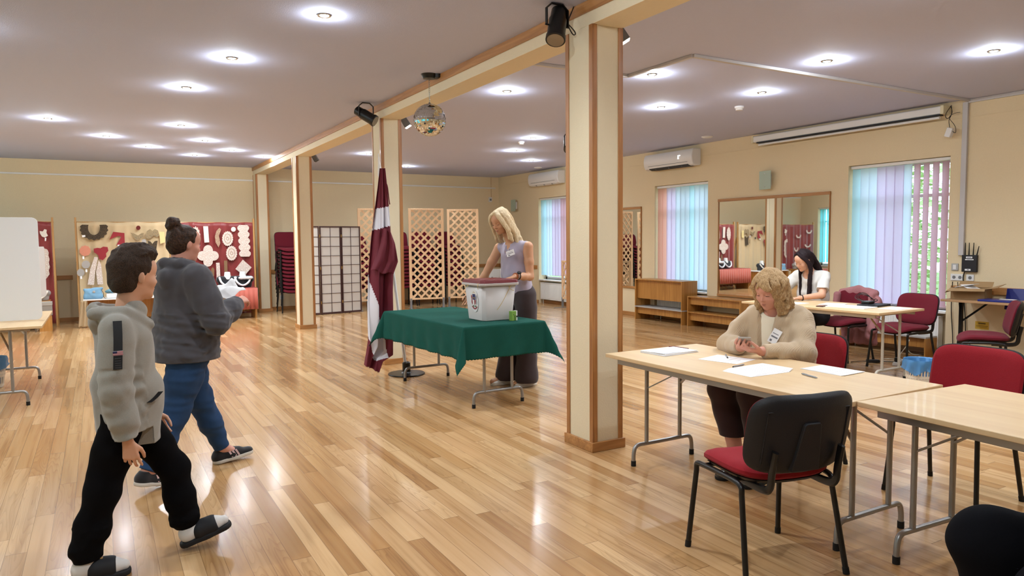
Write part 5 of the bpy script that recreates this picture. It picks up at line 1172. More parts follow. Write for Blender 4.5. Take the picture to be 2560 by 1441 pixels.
# ---------------------------------------------------------------- voting booth
t = thing('voting_booth', 'white plastic voting booth with rounded corners standing on the left folding table', 'voting booth', (-.9, 8.42, .74))
def rr_out(w_, h_, r, n=6):
    o = []
    for cx_, cz, a0 in ((w_-r, r, -90), (w_-r, h_-r, 0), (r, h_-r, 90), (r, r, 180)):
        for i in range(n+1): a = R(a0+90*i/n); o.append((cx_+r*math.cos(a), cz+r*math.sin(a)))
    return o
MB().plate(rr_out(.86, 1.0, .05), (-.47, 0, .005), (1, 0, 0), (0, 0, 1), -.012).build('back_panel', M_white, t, bev=.002)
MB().plate(rr_out(.36, .50, .04), (.385, .02, .22), (.08, 1, 0), (0, 0, 1), -.010).build('side_panel', M_white, t, bev=.002)
MB().plate(rr_out(.36, .98, .04), (-.47, .02, .01), (0, 1, 0), (0, 0, 1), .010).build('side_panel', M_white, t, bev=.002)
# ---------------------------------------------------------------- waste bins with blue bags
def bin_(x, y, label, h=.31, r0=.105, r1=.145):
    t = thing('waste_bin', label, 'bin', (x, y, 0), group='white slotted bins with blue bags'); M_bin = mat('cream_bin', '#d8d0c2', .5)
    n = 32; b = MB(); b.lathe([(.0001, .004), (r0, .004), (r0, .03)], n, cap=False); ra = lambda z: r0+(r1-r0)*z/h
    for z in (.03, h*.40, h*.50, h*.93): 
        q = ra(z); b.lathe([(q+.002, z-.012), (q+.003, z), (q+.002, z+.016)], n, cap=False)
    for i in range(n):
        a = 2*PI*i/n; b.bar((ra(.02)*math.cos(a), ra(.02)*math.sin(a), .02), (ra(h*.95)*math.cos(a), ra(h*.95)*math.sin(a), h*.95), .013, .004, up=(math.cos(a), math.sin(a), 0))
    b.build('basket', M_bin, t)
    v = []; f = []; N = 64; prof = [(ra(.03)*.6, .02), (ra(.05)-.006, .03), (ra(h*.5)-.006, h*.5), (r1-.004, h), (r1+.005, h+.008), (r1+.011, h-.02), (r1+.006, h-.06), (r1+.012, h-.10)]
    for i, (r_, z) in enumerate(prof):
        for j in range(N):
            a = 2*PI*j/N; wv = 0 if i < 4 else (.002+.0035*(i-4))*math.sin(9*a+i)+.002*math.sin(23*a); zz = z+(0 if i < 7 else .022*math.sin(3*a+1)+.012*math.sin(7*a)); v.append(((r_+wv)*math.cos(a), (r_+wv)*math.sin(a), zz))
    for i in range(len(prof)-1):
        for j in range(N): f.append((i*N+j, i*N+(j+1) % N, (i+1)*N+(j+1) % N, (i+1)*N+j))
    b = MB(); b.add(v, f); b.build('bin_bag', mat('blue_bag', '#4f8fc9', .35, trans=.25, alpha=.9), t)
bin_(6.73, 3.93, 'white slotted waste bin with blue bag beside the window table'); bin_(-1.03, 9.1, 'white slotted waste bin with blue bag under the booth table at the left edge')
# ---------------------------------------------------------------- papers and pens
def sheet(pts, z, label, cat='paper', name='paper_sheet', th=.001, mt=None, group=None, lines=None, n_=1):
    b = MB(); cx_ = sum(p[0] for p in pts)/len(pts); cy_ = sum(p[1] for p in pts)/len(pts)
    b.plate([(x-cx_, y-cy_) for x, y in pts], (0, 0, 0), (1, 0, 0), (0, 1, 0), th); o = b.build(name, mt or M_paper); o.location = (cx_, cy_, z)
    if lines:
        lb = MB(); a, c, d, e = [Vector((x-cx_, y-cy_, 0)) for x, y in pts[:4]]
        for i in range(lines):
            f_ = (i+1)/(lines+1); p = a.lerp(e, f_); q = c.lerp(d, f_); u_ = (q-p); p2 = p+u_*.07; q2 = p+u_*(.93 if i % 3 else .6); nrm = Vector((-u_.y, u_.x, 0)).normalized()*.0012
            lb.add([p2-nrm+Vector((0, 0, th+.0003)), q2-nrm+Vector((0, 0, th+.0003)), q2+nrm+Vector((0, 0, th+.0003)), p2+nrm+Vector((0, 0, th+.0003))], [(0, 1, 2, 3)])
        lb.build('print_lines', mat('print_grey', '#77777c', .8), o)
    return tag(o, label, cat, group)
def quad(c, ang, w_, h_):
    a = R(ang); u_ = (math.cos(a), math.sin(a)); v_ = (-u_[1], u_[0]); return [(c[0]+u_[0]*x*w_/2+v_[0]*y*h_/2, c[1]+u_[1]*x*w_/2+v_[1]*y*h_/2) for x, y in ((-1, -1), (1, -1), (1, 1), (-1, 1))]
TZ = .7405
bk = thing('booklet', 'thick folded booklet with dark red edge at the column end of the near table', 'booklet', (3.20, 3.52, TZ), R(4))
for i in range(4): MB().plate([(-.155+.004*i, -.11+.003*i), (.155-.004*i, -.11), (.155-.004*i, .11-.002*i), (-.155, .11)], (0, 0, .0035*i), (1, 0, 0), (0, 1, 0), .0028).build('page_block', M_paper, bk, bev=.001)
MB().tube([(.10, .10, .016), (.157, .10, .012), (.157, -.02, .012)], .003, 6).build('page_marker', M_dred, bk)
MB().plate([(-.15, -.09), (.0, -.10), (-.02, .0), (-.15, .02)], (0, 0, .0145), (1, 0, 0), (0, 1, 0), .0006).build('printed_panel', mat('pale_grey_print', '#c5c6cc', .6), bk)
sheet(quad((3.30, 3.12), 14, .23, .26), TZ, 'single printed sheet with a pen on it, under the hands of the cardigan person', lines=4)
for i in range(5): sheet(quad((3.13+.018*i, 2.745+.008*i), -2+1.2*i, .30, .21), TZ+.0012*i, ['bottom', 'second', 'middle', 'fourth', 'top'][i]+' sheet of the fanned paper pile at the middle of the near table', group='fanned printed sheets', lines=6 if i == 4 else None)
for i in range(3): sheet(quad((3.50+.004*i, 2.545-.003*i), 0+1.5*i, .19, .26), TZ+.0012*i, ['bottom', 'middle', 'top'][i]+' sheet of the paper pile at the far edge of the near table', group='sheets at the far table edge', lines=5 if i == 2 else None)
def pen(x, y, z, ang, label, lean=0.):
    t = thing('pen', label, 'pen', (x, y, z), R(ang)); M_p = mat('clear_pen', '#8f9298', .25); 
    MB().tube([(-.06, 0, .005), (.045, 0, .005+lean), (.06, 0, .005+lean)], .0042, 10, rs=[.0042, .0045, .002]).build('barrel', M_p, t); MB().tube([(-.066, 0, .005), (-.06, 0, .005)], .003, 8).build('button', M_black, t); MB().box(-.058, -.02, -.001, .001, .0085, .0105).build('clip', M_steel, t)
pen(3.37, 3.19, TZ+.001, 50, 'silver pen lying on the single sheet near the phone'); pen(3.175, 2.91, TZ, 12, 'dark pen between the single sheet and the fanned sheets'); pen(3.25, 2.49, TZ, -105, 'clear pen nearest the table joint')
# window table things
sheet(quad((6.98, 5.07), 20, .30, .22), TZ, 'white sheets in front of the dark haired person', lines=4, th=.004)
sheet(quad((6.88, 4.78), 8, .30, .42), TZ, 'open stack of papers beside the laptop on the window table', th=.006, lines=7)
sheet(quad((7.10, 4.43), 3, .30, .21), TZ, 'single sheet at the near corner of the window table', lines=5)
sheet(quad((6.78, 5.45), 5, .22, .30), TZ, 'sheets under the hands of the dark haired person', th=.003, lines=4)
lp = thing('laptop', 'closed black laptop on the window table', 'laptop', (7.18, 4.72, TZ), R(8)); MB().box(-.15, .15, -.11, .11, 0, .012).build('base', M_blackp, lp, bev=.003); MB().box(-.15, .15, -.11, .11, .013, .02).build('lid', M_blackp, lp, bev=.003)
sc_ = thing('card_scanner', 'black device with looped cables on top of the laptop', 'device', (7.17, 4.78, TZ+.021), R(8)); MB().box(-.06, .06, -.045, .045, 0, .028).build('housing', M_black, sc_, bev=.006)
b = MB(); 
for s in range(3): b.tube(smooth_path([(.02-.03*s, .04, .02), (-.02, .10+.03*s, .06), (-.05+.03*s, .06, .11+.01*s), (.02, -.02, .07), (.05, -.05+.02*s, .03)], 3), .0032, 6)
b.tube(smooth_path([(.05, -.04, .02), (.10, -.06, .03), (.13, -.02, .05), (.11, .0, .02)], 2), .004, 6); b.build('cable', M_black, sc_)
ph = thing('phone', 'dark red cased phone on the window table', 'phone', (6.70, 5.0, TZ), R(20)); MB().box(-.075, .075, -.038, .038, 0, .010).build('phone_body', mat('dark_red_case', '#3a1118', .3), ph, bev=.004); MB().box(-.07, .07, -.034, .034, .010, .0106).build('screen', MATS['phone_screen'], ph)
# floor adapter, socket strip, cables
ad = thing('power_adapter', 'black power adapter on the floor by the jacket chair', 'power adapter', (7.86, 5.16, 0), R(-35)); MB().box(-.07, .07, -.03, .03, 0, .035).build('housing', M_blackp, ad, bev=.006); MB().tube(smooth_path([(.07, 0, .015), (.2, .03, .008), (.3, -.05, .006), (.42, 0, .006)], 3), .004, 6).tube(smooth_path([(-.07, 0, .015), (-.15, .05, .006), (-.25, .0, .006)], 3), .004, 6).build('cable', M_black, ad)
ss = thing('socket_strip', 'white power strip on the floor under the window table end', 'power strip', (8.02, 4.95, 0), R(20)); MB().box(-.16, .16, -.028, .028, 0, .035).build('housing', M_white, ss, bev=.005)
for k in range(3): MB().lathe([(.0001, .0352), (.018, .0352), (.02, .0375)], 16, c=(-.09+.09*k, 0, 0)).build('socket', M_grey, ss)
MB().lathe([(.02, .036), (.025, .05), (.022, .085), (.0001, .09)], 16, c=(-.09, 0, 0)).build('plug', M_black, ss)
b = MB().tube(smooth_path([(.16, 0, .01), (.3, .1, .01), (.2, .25, .006), (.05, .15, .006), (.25, -.02, .006), (.42, .1, .006), (.55, .02, .15), (.6, .0, .24), (.66, .06, .12), (.7, .0, .01), (.95, -.1, .006)], 3), .005, 6); b.build('cable', mat('cream_cable', '#cfc5b2', .6), ss)
# ---------------------------------------------------------------- pink jacket on the chair
M_pink = mat('pink_jacket', '#a06a6c', .85, noise=.08, nscale=20., bump=.3, bscale=40.)
S = SDF((7.70, 5.10, .08), (8.36, 5.96, .95), .008); 
S.chain([(8.07, 5.30, .80), (8.10, 5.52, .83), (8.07, 5.74, .80)], [.045, .05, .045], .03); 
for a in (5.32, 5.42, 5.52, 5.62, 5.72): S.cone((8.085, a, .78), (8.12+.02*math.sin(a*20), a*1.0, .20), .042, .05, .05)
S.cone((8.0, 5.29, .78), (7.95, 5.26, .30), .04, .055, .04); S.cone((8.04, 5.24, .72), (7.92, 5.20, .38), .045, .05, .02); S.cone((8.0, 5.75, .76), (7.99, 5.75, .45), .045, .05, .02)
S.warp(.008, 30, 3, vert=.4); S.cut((8, 5.5, .14), (0, 0, -1)); o = S.mesh('jacket', M_pink, None, (8.05, 5.5, 0)); o.location = (8.05, 5.5, 0); tag(o, 'pink jacket draped over the chair of the dark haired person', 'jacket')
# ---------------------------------------------------------------- wall shelf with things, right edge
t = thing('wall_table', 'narrow folding table with black legs against the wall at the right edge', 'table', (8.72, 3.94, 0)); MB().box(-.36, .22, -.74, .74, .735, .76).build('tabletop', mat('brown_laminate', '#a9825c', .5, noise=.1), t, bev=.003)
for y in (.60, -.60): MB().box(-.20, -.165, y-.018, y+.018, 0, .735).build('leg', M_black, t, bev=.002); MB().bar((-.18, y, .50), (-.18, y-.28*(1 if y > 0 else -1), .73), .02, .012, up=(1, 0, 0)).build('brace', M_black, t)
cb = thing('cardboard_box', 'open brown cardboard box on the wall table beside the router', 'box', (8.60, 4.47, .76), R(12)); M_cb = mat('cardboard', '#9a7b55', .85, noise=.06, nscale=20.)
b = MB(); a, c, h = .13, .17, .13; 
for s in (-1, 1): b.box(min(s*a, s*(a-.004)), max(s*a, s*(a-.004)), -c, c, 0, h); b.box(-a, a, min(s*c, s*(c-.004)), max(s*c, s*(c-.004)), 0, h)
b.box(-a, a, -c, c, 0, .004).build('box_body', M_cb, cb)
for p in ([(-a, c, h), (-a, -c, h), (-a-.10, -c-.02, h-.02), (-a-.10, c+.02, h-.03)], [(a, c, h), (a, -c, h), (a+.07, -c, h+.06), (a+.07, c, h+.06)], [(-a, -c, h), (a, -c, h), (a+.02, -c-.13, h+.05), (-a-.02, -c-.12, h+.02)], [(-a, c, h), (a, c, h), (a, c+.06, h-.05), (-a, c+.06, h-.06)]):
    b = MB(); n_ = (Vector(p[1])-Vector(p[0])).cross(Vector(p[3])-Vector(p[0])).normalized()*.004; b.add([Vector(q) for q in p]+[Vector(q)+n_ for q in p], [(0, 1, 2, 3), (7, 6, 5, 4), (0, 4, 5, 1), (1, 5, 6, 2), (2, 6, 7, 3), (3, 7, 4, 0)]); b.build('box_flap', M_cb, cb)
b = MB(); rr = random.Random(3)
for k in range(2): M = Matrix.Rotation(R(25*k-20), 4, 'Z') @ Matrix.Rotation(R(18-30*k), 4, 'X'); b.box(-.07, .07, -.10, .10, .12+.02*k, .125+.02*k, M=M)
o = b.build('paper_bundle', M_paper); o.location = (8.60, 4.49, .775); tag(o, 'white papers sticking out of the cardboard box', 'papers')
M_bf = mat('blue_folder', '#1c2470', .35)
for k in range(2):
    t = thing('document_folder', ['blue plastic folder lying flat on the wall table', 'blue plastic folder propped up against the wall on the wall table'][k], 'folder', (8.52, 4.14, .76) if k == 0 else (8.86, 4.06, .775), R(5))
    M = Matrix.Identity(4) if k == 0 else Matrix.Rotation(R(-75), 4, 'Y')
    MB().box(-.13, .11, -.16, .16, 0, .022, M=M).build('cover', M_bf, t, bev=.004)
    if k == 0: MB().box(-.125, .10, -.155, .155, .006, .016).plate([(-.02, -.15), (.08, -.15), (.09, .02), (.0, .0)], (0, 0, .024), (1, 0, 0), (0, 1, 0), .001).build('page', M_paper, t)
t = thing('plastic_bottle', 'clear empty plastic bottle on the wall table at the right edge', 'bottle', (8.60, 3.86, .76)); MB().lathe([(.03, 0), (.034, .01), (.034, .14), (.03, .16), (.013, .19), (.013, .21)], 20).build('bottle_body', mat('clear_plastic', '#dfe3e6', .1, trans=.8, alpha=.6), t); MB().lathe([(.0001, .225), (.015, .225), (.015, .205)], 16).build('bottle_cap', M_white, t)
# router and sockets
t = thing('router', 'black router with four antennas on the wall beside the cable duct', 'router', (XW, 4.665, 1.155)); MB().box(-.045, -.01, -.085, .085, -.10, .10).build('housing', M_blackp, t, bev=.004); MB().box(-.01, 0, -.06, .06, -.08, .08).build('mount', M_white, t)
for y, zt, dy in ((.055, .245, 0), (.012, .245, 0), (-.035, .245, -.004), (-.075, .205, -.022)): MB().tube([(-.028, y, .095), (-.028, y+dy, zt)], .006, 10, rs=[.0075, .004]).build('antenna', M_black, t)
for y0, y1, z0, z1, y2, y3, z2, z3 in ((-.035, .035, .062, .082, -.025, .025, .069, .075), (-.05, .045, .040, .052, -.04, .02, .044, .048), (-.02, .045, -.085, -.065, .0, .02, -.080, -.070)):
    st_ = MB().box(-.0462, -.045, y0, y1, z0, z1).build('sticker', M_paper, t); MB().box(-.0466, -.0462, y2, y3, z2, z3).build('sticker_print', MATS['print_grey'], st_)
MB().tube(smooth_path([(-.02, .06, -.10), (-.02, .08, -.18), (-.02, .05, -.28), (-.02, .06, -.40), (-.02, .03, -.7), (-.02, .02, -1.1)], 2), .006, 6).build('cable', M_black, t)
for y, z, w_, h_, nm, lb in ((4.845, 1.108, .08, .085, 'light_switch', 'grey light switch just right of the nearest window'), (4.815, .985, .15, .08, 'wall_socket', 'white double wall socket below the light switch'), (4.665, .985, .085, .075, 'wall_socket', 'white square wall socket under the router')):
    t = thing(nm, lb, 'switch' if nm[0] == 'l' else 'socket', (XW, y, z)); MB().box(-.014, 0, -w_/2, w_/2, -h_/2, h_/2).build('plate', M_white if nm[0] != 'l' else mat('silver_plastic', '#a9a8a5', .4), t, bev=.003)
    if nm[0] == 'l': MB().box(-.018, -.014, -.018, .018, -.028, .028).build('rocker', M_white, t)
    else:
        for yy in ((-.035, .035) if w_ > .1 else (0,)): MB().lathe([(.020, .0), (.018, -.003), (.0001, -.003)], 16, c=(-.0145, yy, 0), M=Matrix.Rotation(R(90), 3, 'Y')).build('socket_hole', M_grey, t)
t = thing('warning_note', 'small yellow printed note on the wall under the wall table', 'note', (XW, 4.52, .43)); MB().box(-.002, 0, -.075, .075, -.045, .045).build('card', mat('yellow_card', '#c9a136', .7), t)
MB().box(-.003, -.002, -.04, .04, .015, .03).box(-.003, -.002, -.065, .065, -.008, -.003).box(-.003, -.002, -.06, .06, -.022, -.018).build('card_print', mat('brown_print', '#6b5420', .8), t)
t = thing('wall_socket', 'white wall socket low on the back wall left of the stacked chairs', 'socket', (3.46, YB-.001, .27)); MB().box(-.045, .045, -.012, 0, -.045, .045).build('plate', M_white, t, bev=.003); MB().lathe([(.02, 0), (.018, .004), (.0001, .004)], 16, c=(0, -.013, 0), M=Matrix.Rotation(R(90), 3, 'X')).build('socket_hole', M_grey, t)
single('hanging_cable', MB().tube(smooth_path([(8.93, 4.86, .93), (8.93, 4.87, .6), (8.93, 4.84, .3), (8.93, 4.83, .02)], 2), .005, 6).tube(smooth_path([(8.93, 4.80, .93), (8.92, 4.76, .55), (8.9, 4.72, .3), (8.9, 4.55, .12), (8.91, 4.4, .1)], 2), .004, 6), M_black, 'thin black cables hanging down the wall below the sockets', 'cable')
# ---------------------------------------------------------------- ballot box
bb_ = thing('ballot_box', 'translucent white ballot box with maroon lid and oval coat of arms on the green table', 'ballot box', (3.15, 5.90, .7465), R(1))
M_bal = mat('translucent_plastic', '#d4cfcc', .35, trans=.22, noise=.02)
def tub(w0, d0, w1, d1, z0, z1, cc=.03):
    o = []
    for w_, d_, z in ((w0, d0, z0), (w1, d1, z1)):
        w_, d_ = w_/2, d_/2
        for x, y in ((-w_+cc, -d_), (w_-cc, -d_), (w_, -d_+cc), (w_, d_-cc), (w_-cc, d_), (-w_+cc, d_), (-w_, d_-cc), (-w_, -d_+cc)): o.append((x, y, z))
    return o, [(i, (i+1) % 8, (i+1) % 8+8, i+8) for i in range(8)]
b = MB(); v, f = tub(.315, .315, .365, .375, 0, .325); b.add(v, f+[(7, 6, 5, 4, 3, 2, 1, 0)]); o = b.build('box_body', M_bal, bb_, bev=.006); q = o.modifiers.new('w', 'SOLIDIFY'); q.thickness = .004
b = MB(); v, f = tub(.405, .415, .41, .42, .322, .345); b.add(v, f+[(7, 6, 5, 4, 3, 2, 1, 0), tuple(range(8, 16))]); b.build('rim', M_bal, bb_, bev=.004)
b = MB(); v, f = tub(.40, .41, .385, .395, .346, .374); b.add(v, f+[(7, 6, 5, 4, 3, 2, 1, 0), tuple(range(8, 16))]); b.box(-.15, .15, -.15, .15, .374, .378); b.build('lid', mat('maroon_plastic', '#6e1f24', .35), bb_, bev=.006)
M_tie = mat('yellow_tie', '#d0b25a', .5)
for p in ([(.10, -.185, .36), (.115, -.205, .33), (.095, -.19, .29), (.085, -.20, .33), (.10, -.185, .36)], [(.095, -.19, .29), (.02, -.185, .16), (-.03, -.18, .10)], [(.095, -.19, .295), (.12, -.195, .28), (.14, -.20, .27)], [(-.20, -.14, .35), (-.215, -.15, .32), (-.195, -.13, .29)], [(-.19, .05, .36), (-.21, .05, .31), (-.24, .06, .30)]):
    MB().tube(smooth_path(p, 2), .002, 6).build('cable_tie', M_tie, bb_)
MB().box(-.14, .14, -.135, .135, .006, .045).build('ballot_pile', M_paper, bb_)
# coat of arms: oval sticker on the left side
tilt = Matrix.Rotation(math.atan2(.025, .325), 4, 'Y').inverted() @ Matrix.Identity(4)
def E_(pts, h_, mt, nm, par=None):
    o = MB().plate([(p[0], p[1]) for p in pts], (-.1745-.0006-h_, -.015, .185), Vector((0, -1, 0)), Vector((-.077, 0, 1)).normalized(), -.0006).build(nm, mt, par or bb_); return o
cir = lambda cx_, cz, rx, rz, n_=20, a0=0, a1=2*PI: [(cx_+rx*math.cos(a0+(a1-a0)*i/n_), cz+rz*math.sin(a0+(a1-a0)*i/n_)) for i in range(n_)]
st = E_(cir(0, 0, .075, .108, 36), .0008, mat('sticker_white', '#dcdad8', .5), 'emblem_sticker')
m_b, m_r, m_g, m_s = mat('arms_blue', '#2b3060', .6), mat('arms_red', '#8a2f33', .6), mat('arms_gold', '#b08a3f', .5), mat('arms_silver', '#8e8f93', .5)
def F_(pts, mt, nm): E_(pts, .0018, mt, nm, st)
F_([(-.028, .058), (.028, .058), (.028, .005), (-.028, .005)], m_b, 'emblem_shield'); F_([(-.028, .004), (-.001, .004), (-.001, -.045), (-.02, -.032), (-.028, -.01)], mat('sticker_white', '#dcdad8', .5), 'emblem_shield'); F_([(.001, .004), (.028, .004), (.028, -.01), (.02, -.032), (.001, -.045)], m_r, 'emblem_shield')
E_(cir(0, .016, .014, .014, 12, 0, PI*1.05), .0026, m_g, 'emblem_sun', st)
F_([(-.034, .04), (-.05, .052), (-.058, .03), (-.050, .01), (-.056, -.02), (-.045, -.045), (-.034, -.03), (-.036, 0)], m_r, 'emblem_lion'); F_([(.034, .04), (.05, .055), (.060, .035), (.050, .01), (.056, -.02), (.045, -.045), (.034, -.03), (.036, 0)], m_s, 'emblem_griffin')
for k in (-1, 0, 1): F_([(k*.014+.007*math.cos(a*.2*PI+PI/2)*(1 if a % 2 == 0 else .4), .078-abs(k)*.006+.007*math.sin(a*.2*PI+PI/2)*(1 if a % 2 == 0 else .4)) for a in range(10)], m_g, 'emblem_star')
for s in (-1, 1): F_([(s*.045, -.052), (s*.055, -.06), (s*.03, -.078), (0, -.086), (0, -.074), (s*.022, -.066)], m_r, 'emblem_ribbon'); F_([(s*.004, -.05), (s*.028, -.045), (s*.034, -.058), (s*.01, -.064)], mat('arms_green', '#3f5a3c', .6), 'emblem_oak')
t = thing('hole_punch_box', 'small green and white carton standing at the ballot box corner', 'carton', (3.262, 5.665, .7465), R(12)); MB().box(-.035, .018, -.02, .02, 0, .088).build('carton_body', mat('lime_green', '#7da548', .5), t, bev=.002)
MB().box(.018, .034, -.02, .02, 0, .09).build('carton_side', M_white, t, bev=.002); MB().lathe([(.0001, -.0215), (.004, -.0215), (.004, -.02)], 10, c=(-.012, 0, .055), M=Matrix.Rotation(R(-90), 3, 'X')).box(.0, .006, -.0212, -.02, .0, .05).box(.019, .033, -.0212, -.02, .03, .045).build('carton_print', M_black, t)
# ---------------------------------------------------------------- flag on its stand
fs = thing('flag_stand', 'white flag pole in a round black base beside the green table', 'flag stand', (2.92, 7.47, 0))
MB().lathe([(.0001, 0), (.20, 0), (.205, .006), (.20, .014), (.06, .018), (.045, .03), (.045, .13), (.03, .14)], 40).build('base', M_black, fs)
MB().tube([(0, 0, .02), (-.245, .02, 2.16)], .017, 14).build('pole', M_whitew, fs); MB().tube([(-.245, .02, 2.16), (-.252, .02, 2.20), (-.267, .02, 2.43)], .02, 14, rs=[.018, .026, .002]).build('finial', M_whitew, fs)
MB().tube(smooth_path([(-.23, .0, 2.10), (-.19, -.02, 2.12), (-.17, -.01, 1.95), (-.16, -.01, 1.88)], 2), .006, 6).build('cord', M_dred, fs)
FP = 7.40                                   # the hanging cloth spreads in a plane about this far
def pxz(lst): return [((lambda p: (p.x, p.z))(at(x, y, Y=FP))) for x, y in lst]
Lf_ = pxz([(949, 421), (944, 470), (936, 530), (927, 600), (919, 690), (917, 760), (918, 810), (920, 850), (916, 885), (912, 914)])
Rt_ = pxz([(962, 421), (968, 470), (974, 530), (979, 600), (985, 655), (982, 730), (983, 800), (982, 840), (983, 890), (957, 905), (948, 932)])
poly_w = [pxz([(941, 522), (975, 516), (978, 564), (931, 577)]), pxz([(917, 660), (924, 700), (940, 760), (955, 810), (964, 850), (968, 893), (940, 903), (930, 880), (922, 840), (914, 790), (912, 700)])]
def inpoly(x, z, P_):
    c = False; j = len(P_)-1
    for i in range(len(P_)):
        if (P_[i][1] > z) != (P_[j][1] > z) and x < (P_[j][0]-P_[i][0])*(z-P_[i][1])/(P_[j][1]-P_[i][1])+P_[i][0]: c = not c
        j = i
    return c
def lerp_l(L_, t): n_ = len(L_)-1; i = min(int(t*n_), n_-1); u_ = t*n_-i; return (L_[i][0]*(1-u_)+L_[i+1][0]*u_, L_[i][1]*(1-u_)+L_[i+1][1]*u_)
NU, NV = 220, 72; v = []; f = []; mi = []
for i in range(NU+1):
    t_ = i/NU; a, c = lerp_l(Lf_, t_), lerp_l(Rt_, t_)
    for j in range(NV+1):
        s = j/NV; x = a[0]*(1-s)+c[0]*s; z = a[1]*(1-s)+c[1]*s; am = .012+.05*min(1, t_*1.6)
        y = FP+am*(math.sin(s*11+t_*2.5)+.5*math.sin(s*23-t_*4)+.4*math.sin(s*5+t_*7))*.7+.02*math.sin(t_*9)*s; x += .012*math.sin(s*22+t_*2)*min(1, t_*2); v.append((x-2.75, y-FP, z))
for i in range(NU):
    for j in range(NV):
        k = i*(NV+1)+j; f.append((k, k+1, k+NV+2, k+NV+1)); cx_ = sum(v[q][0] for q in f[-1])/4+2.75; cz = sum(v[q][2] for q in f[-1])/4; mi.append(1 if any(inpoly(cx_, cz, P_) for P_ in poly_w) else 0)
b = MB(); b.add(v, f); b.m = mi
M_mar = mat('maroon_flag', '#641726', .75); o = b.build('flag', [M_mar, mat('white_flag', '#d6d4dc', .75)], None, smooth=180); o.location = (2.75, FP, 0); tag(o, 'maroon white maroon national flag hanging in folds from the pole', 'flag'); q = o.modifiers.new('t', 'SOLIDIFY'); q.thickness = .003
b = MB(); v = []; NV2 = 30
P0 = pxz([(968, 560), (985, 655), (990, 660), (975, 690), (979, 700), (956, 690), (930, 680), (920, 675), (925, 640)])
b = MB(); b2 = []
cx_ = sum(p[0] for p in P0)/len(P0); cz = sum(p[1] for p in P0)/len(P0)
# overlapping fold in front
NA, NB = 40, 24; Lq = pxz([(952, 575), (945, 610), (932, 650), (922, 676)]); Rq = pxz([(972, 570), (984, 610), (989, 655), (976, 686)]); v = []; f = []
for i in range(NA+1):
    a, c = lerp_l(Lq, i/NA), lerp_l(Rq, i/NA)
    for j in range(NB+1): s = j/NB; v.append((a[0]*(1-s)+c[0]*s-2.75, -.075+.022*math.sin(s*14+i*.06)+(.09-.12*i/NA)*abs(s-.5)*(1-i/NA), a[1]*(1-s)+c[1]*s+.012*math.sin(s*9)))
for i in range(NA):
    for j in range(NB): k = i*(NB+1)+j; f.append((k, k+1, k+NB+2, k+NB+1))
b.add(v, f); fo = b.build('folded_flap', M_mar, o, smooth=180); q = fo.modifiers.new('t', 'SOLIDIFY'); q.thickness = .003
# ---------------------------------------------------------------- lace exhibition at the back wall
M_rs = mat('red_satin', '#7a2220', .45, noise=.18, nscale=6., sheen=.4); M_bg = mat('beige_voile', '#c2a983', .7, noise=.05, nscale=5., sheen=.2); M_vg = mat('voile_edge', '#c9ab83', .8)
M_pole = wood_mat('stand_pine', '#a5753f', '#c1935a', 'Z')
EX_Y = 15.40
def stand(x0, x1, mt, label, zt=1.885, zb=.05, mf='fabric_sheet'):
    t = thing('display_stand', label, 'display stand', ((x0+x1)/2, EX_Y, 0), group='fabric covered display stands by the back wall'); h = (x1-x0)/2
    for s in (-1, 1):
        MB().bar((s*h, -.02, 0), (s*h, .0, 1.97), .032, .045, up=(0, 1, 0)).build('post', M_pole, t, bev=.002); MB().bar((s*h, .45, 0), (s*h, .02, 1.5), .03, .04, up=(0, 1, 0)).build('back_leg', M_pole, t, bev=.002)
    MB().tube([(-h-.02, 0, zt), (h+.02, 0, zt)], .012, 8).tube([(-h-.02, 0, 1.15), (h+.02, 0, 1.15)], .010, 8).build('crossbar', M_pole, t)
    n = 90; v = []; f = []; kz = 24; rr = random.Random(int(x0*10)); ph = [rr.uniform(0, 6) for _ in range(4)]
    for i in range(kz+1):
        for j in range(n+1):
            s = j/n; x = -h+.02+(2*h-.04)*s; t_ = i/kz; v.append((x, -.035-(.008+.014*t_)*(math.sin(s*31+ph[0])+.7*math.sin(s*57+ph[1]+t_)+.5*math.sin(s*13+ph[2])), zt+.008*math.sin(s*17+ph[3])*(1-t_)-(zt-zb)*t_))
    for i in range(kz):
        for j in range(n): k = i*(n+1)+j; f.append((k, k+1, k+n+2, k+n+1))
    b = MB(); b.add(v, f); o = b.build(mf, mt, t, smooth=180); q = o.modifiers.new('t', 'SOLIDIFY'); q.thickness = .002; return t
stand(-2.25, -.71, M_rs, 'red satin display stand at the far left behind the voting booth')
stand(-.353, 1.20, M_bg, 'beige voile display stand behind the boy and walking person')
stand(1.36, 2.755, M_rs, 'red satin display stand with white lace, beside the last column')
LY = EX_Y-.082
LG = 'lace pieces pinned on the display stands'
def lace(pts, mt, name, label, cat='lace', th=.004, rings=None, dy=0.):
    P_ = [at(x, y, Y=LY+dy) for x, y in pts]; cx_ = sum(p.x for p in P_)/len(P_); cz = sum(p.z for p in P_)/len(P_)
    o = MB().plate([(p.x-cx_, p.z-cz) for p in P_], (0, 0, 0), (1, 0, 0), (0, 0, 1), th).build(name, mt); o.location = (cx_, LY+dy, cz); tag(o, label, cat, LG); return o
def scal(cx_, cy_, rx, ry, n=14, am=.08, k=4, a0=0): return [(cx_+rx*(1+am*abs(math.sin(n*(a0+2*PI*i/(n*k))/2))-am)*math.cos(a0+2*PI*i/(n*k)), cy_-ry*(1+am*abs(math.sin(n*(a0+2*PI*i/(n*k))/2))-am)*math.sin(a0+2*PI*i/(n*k))) for i in range(n*k)]
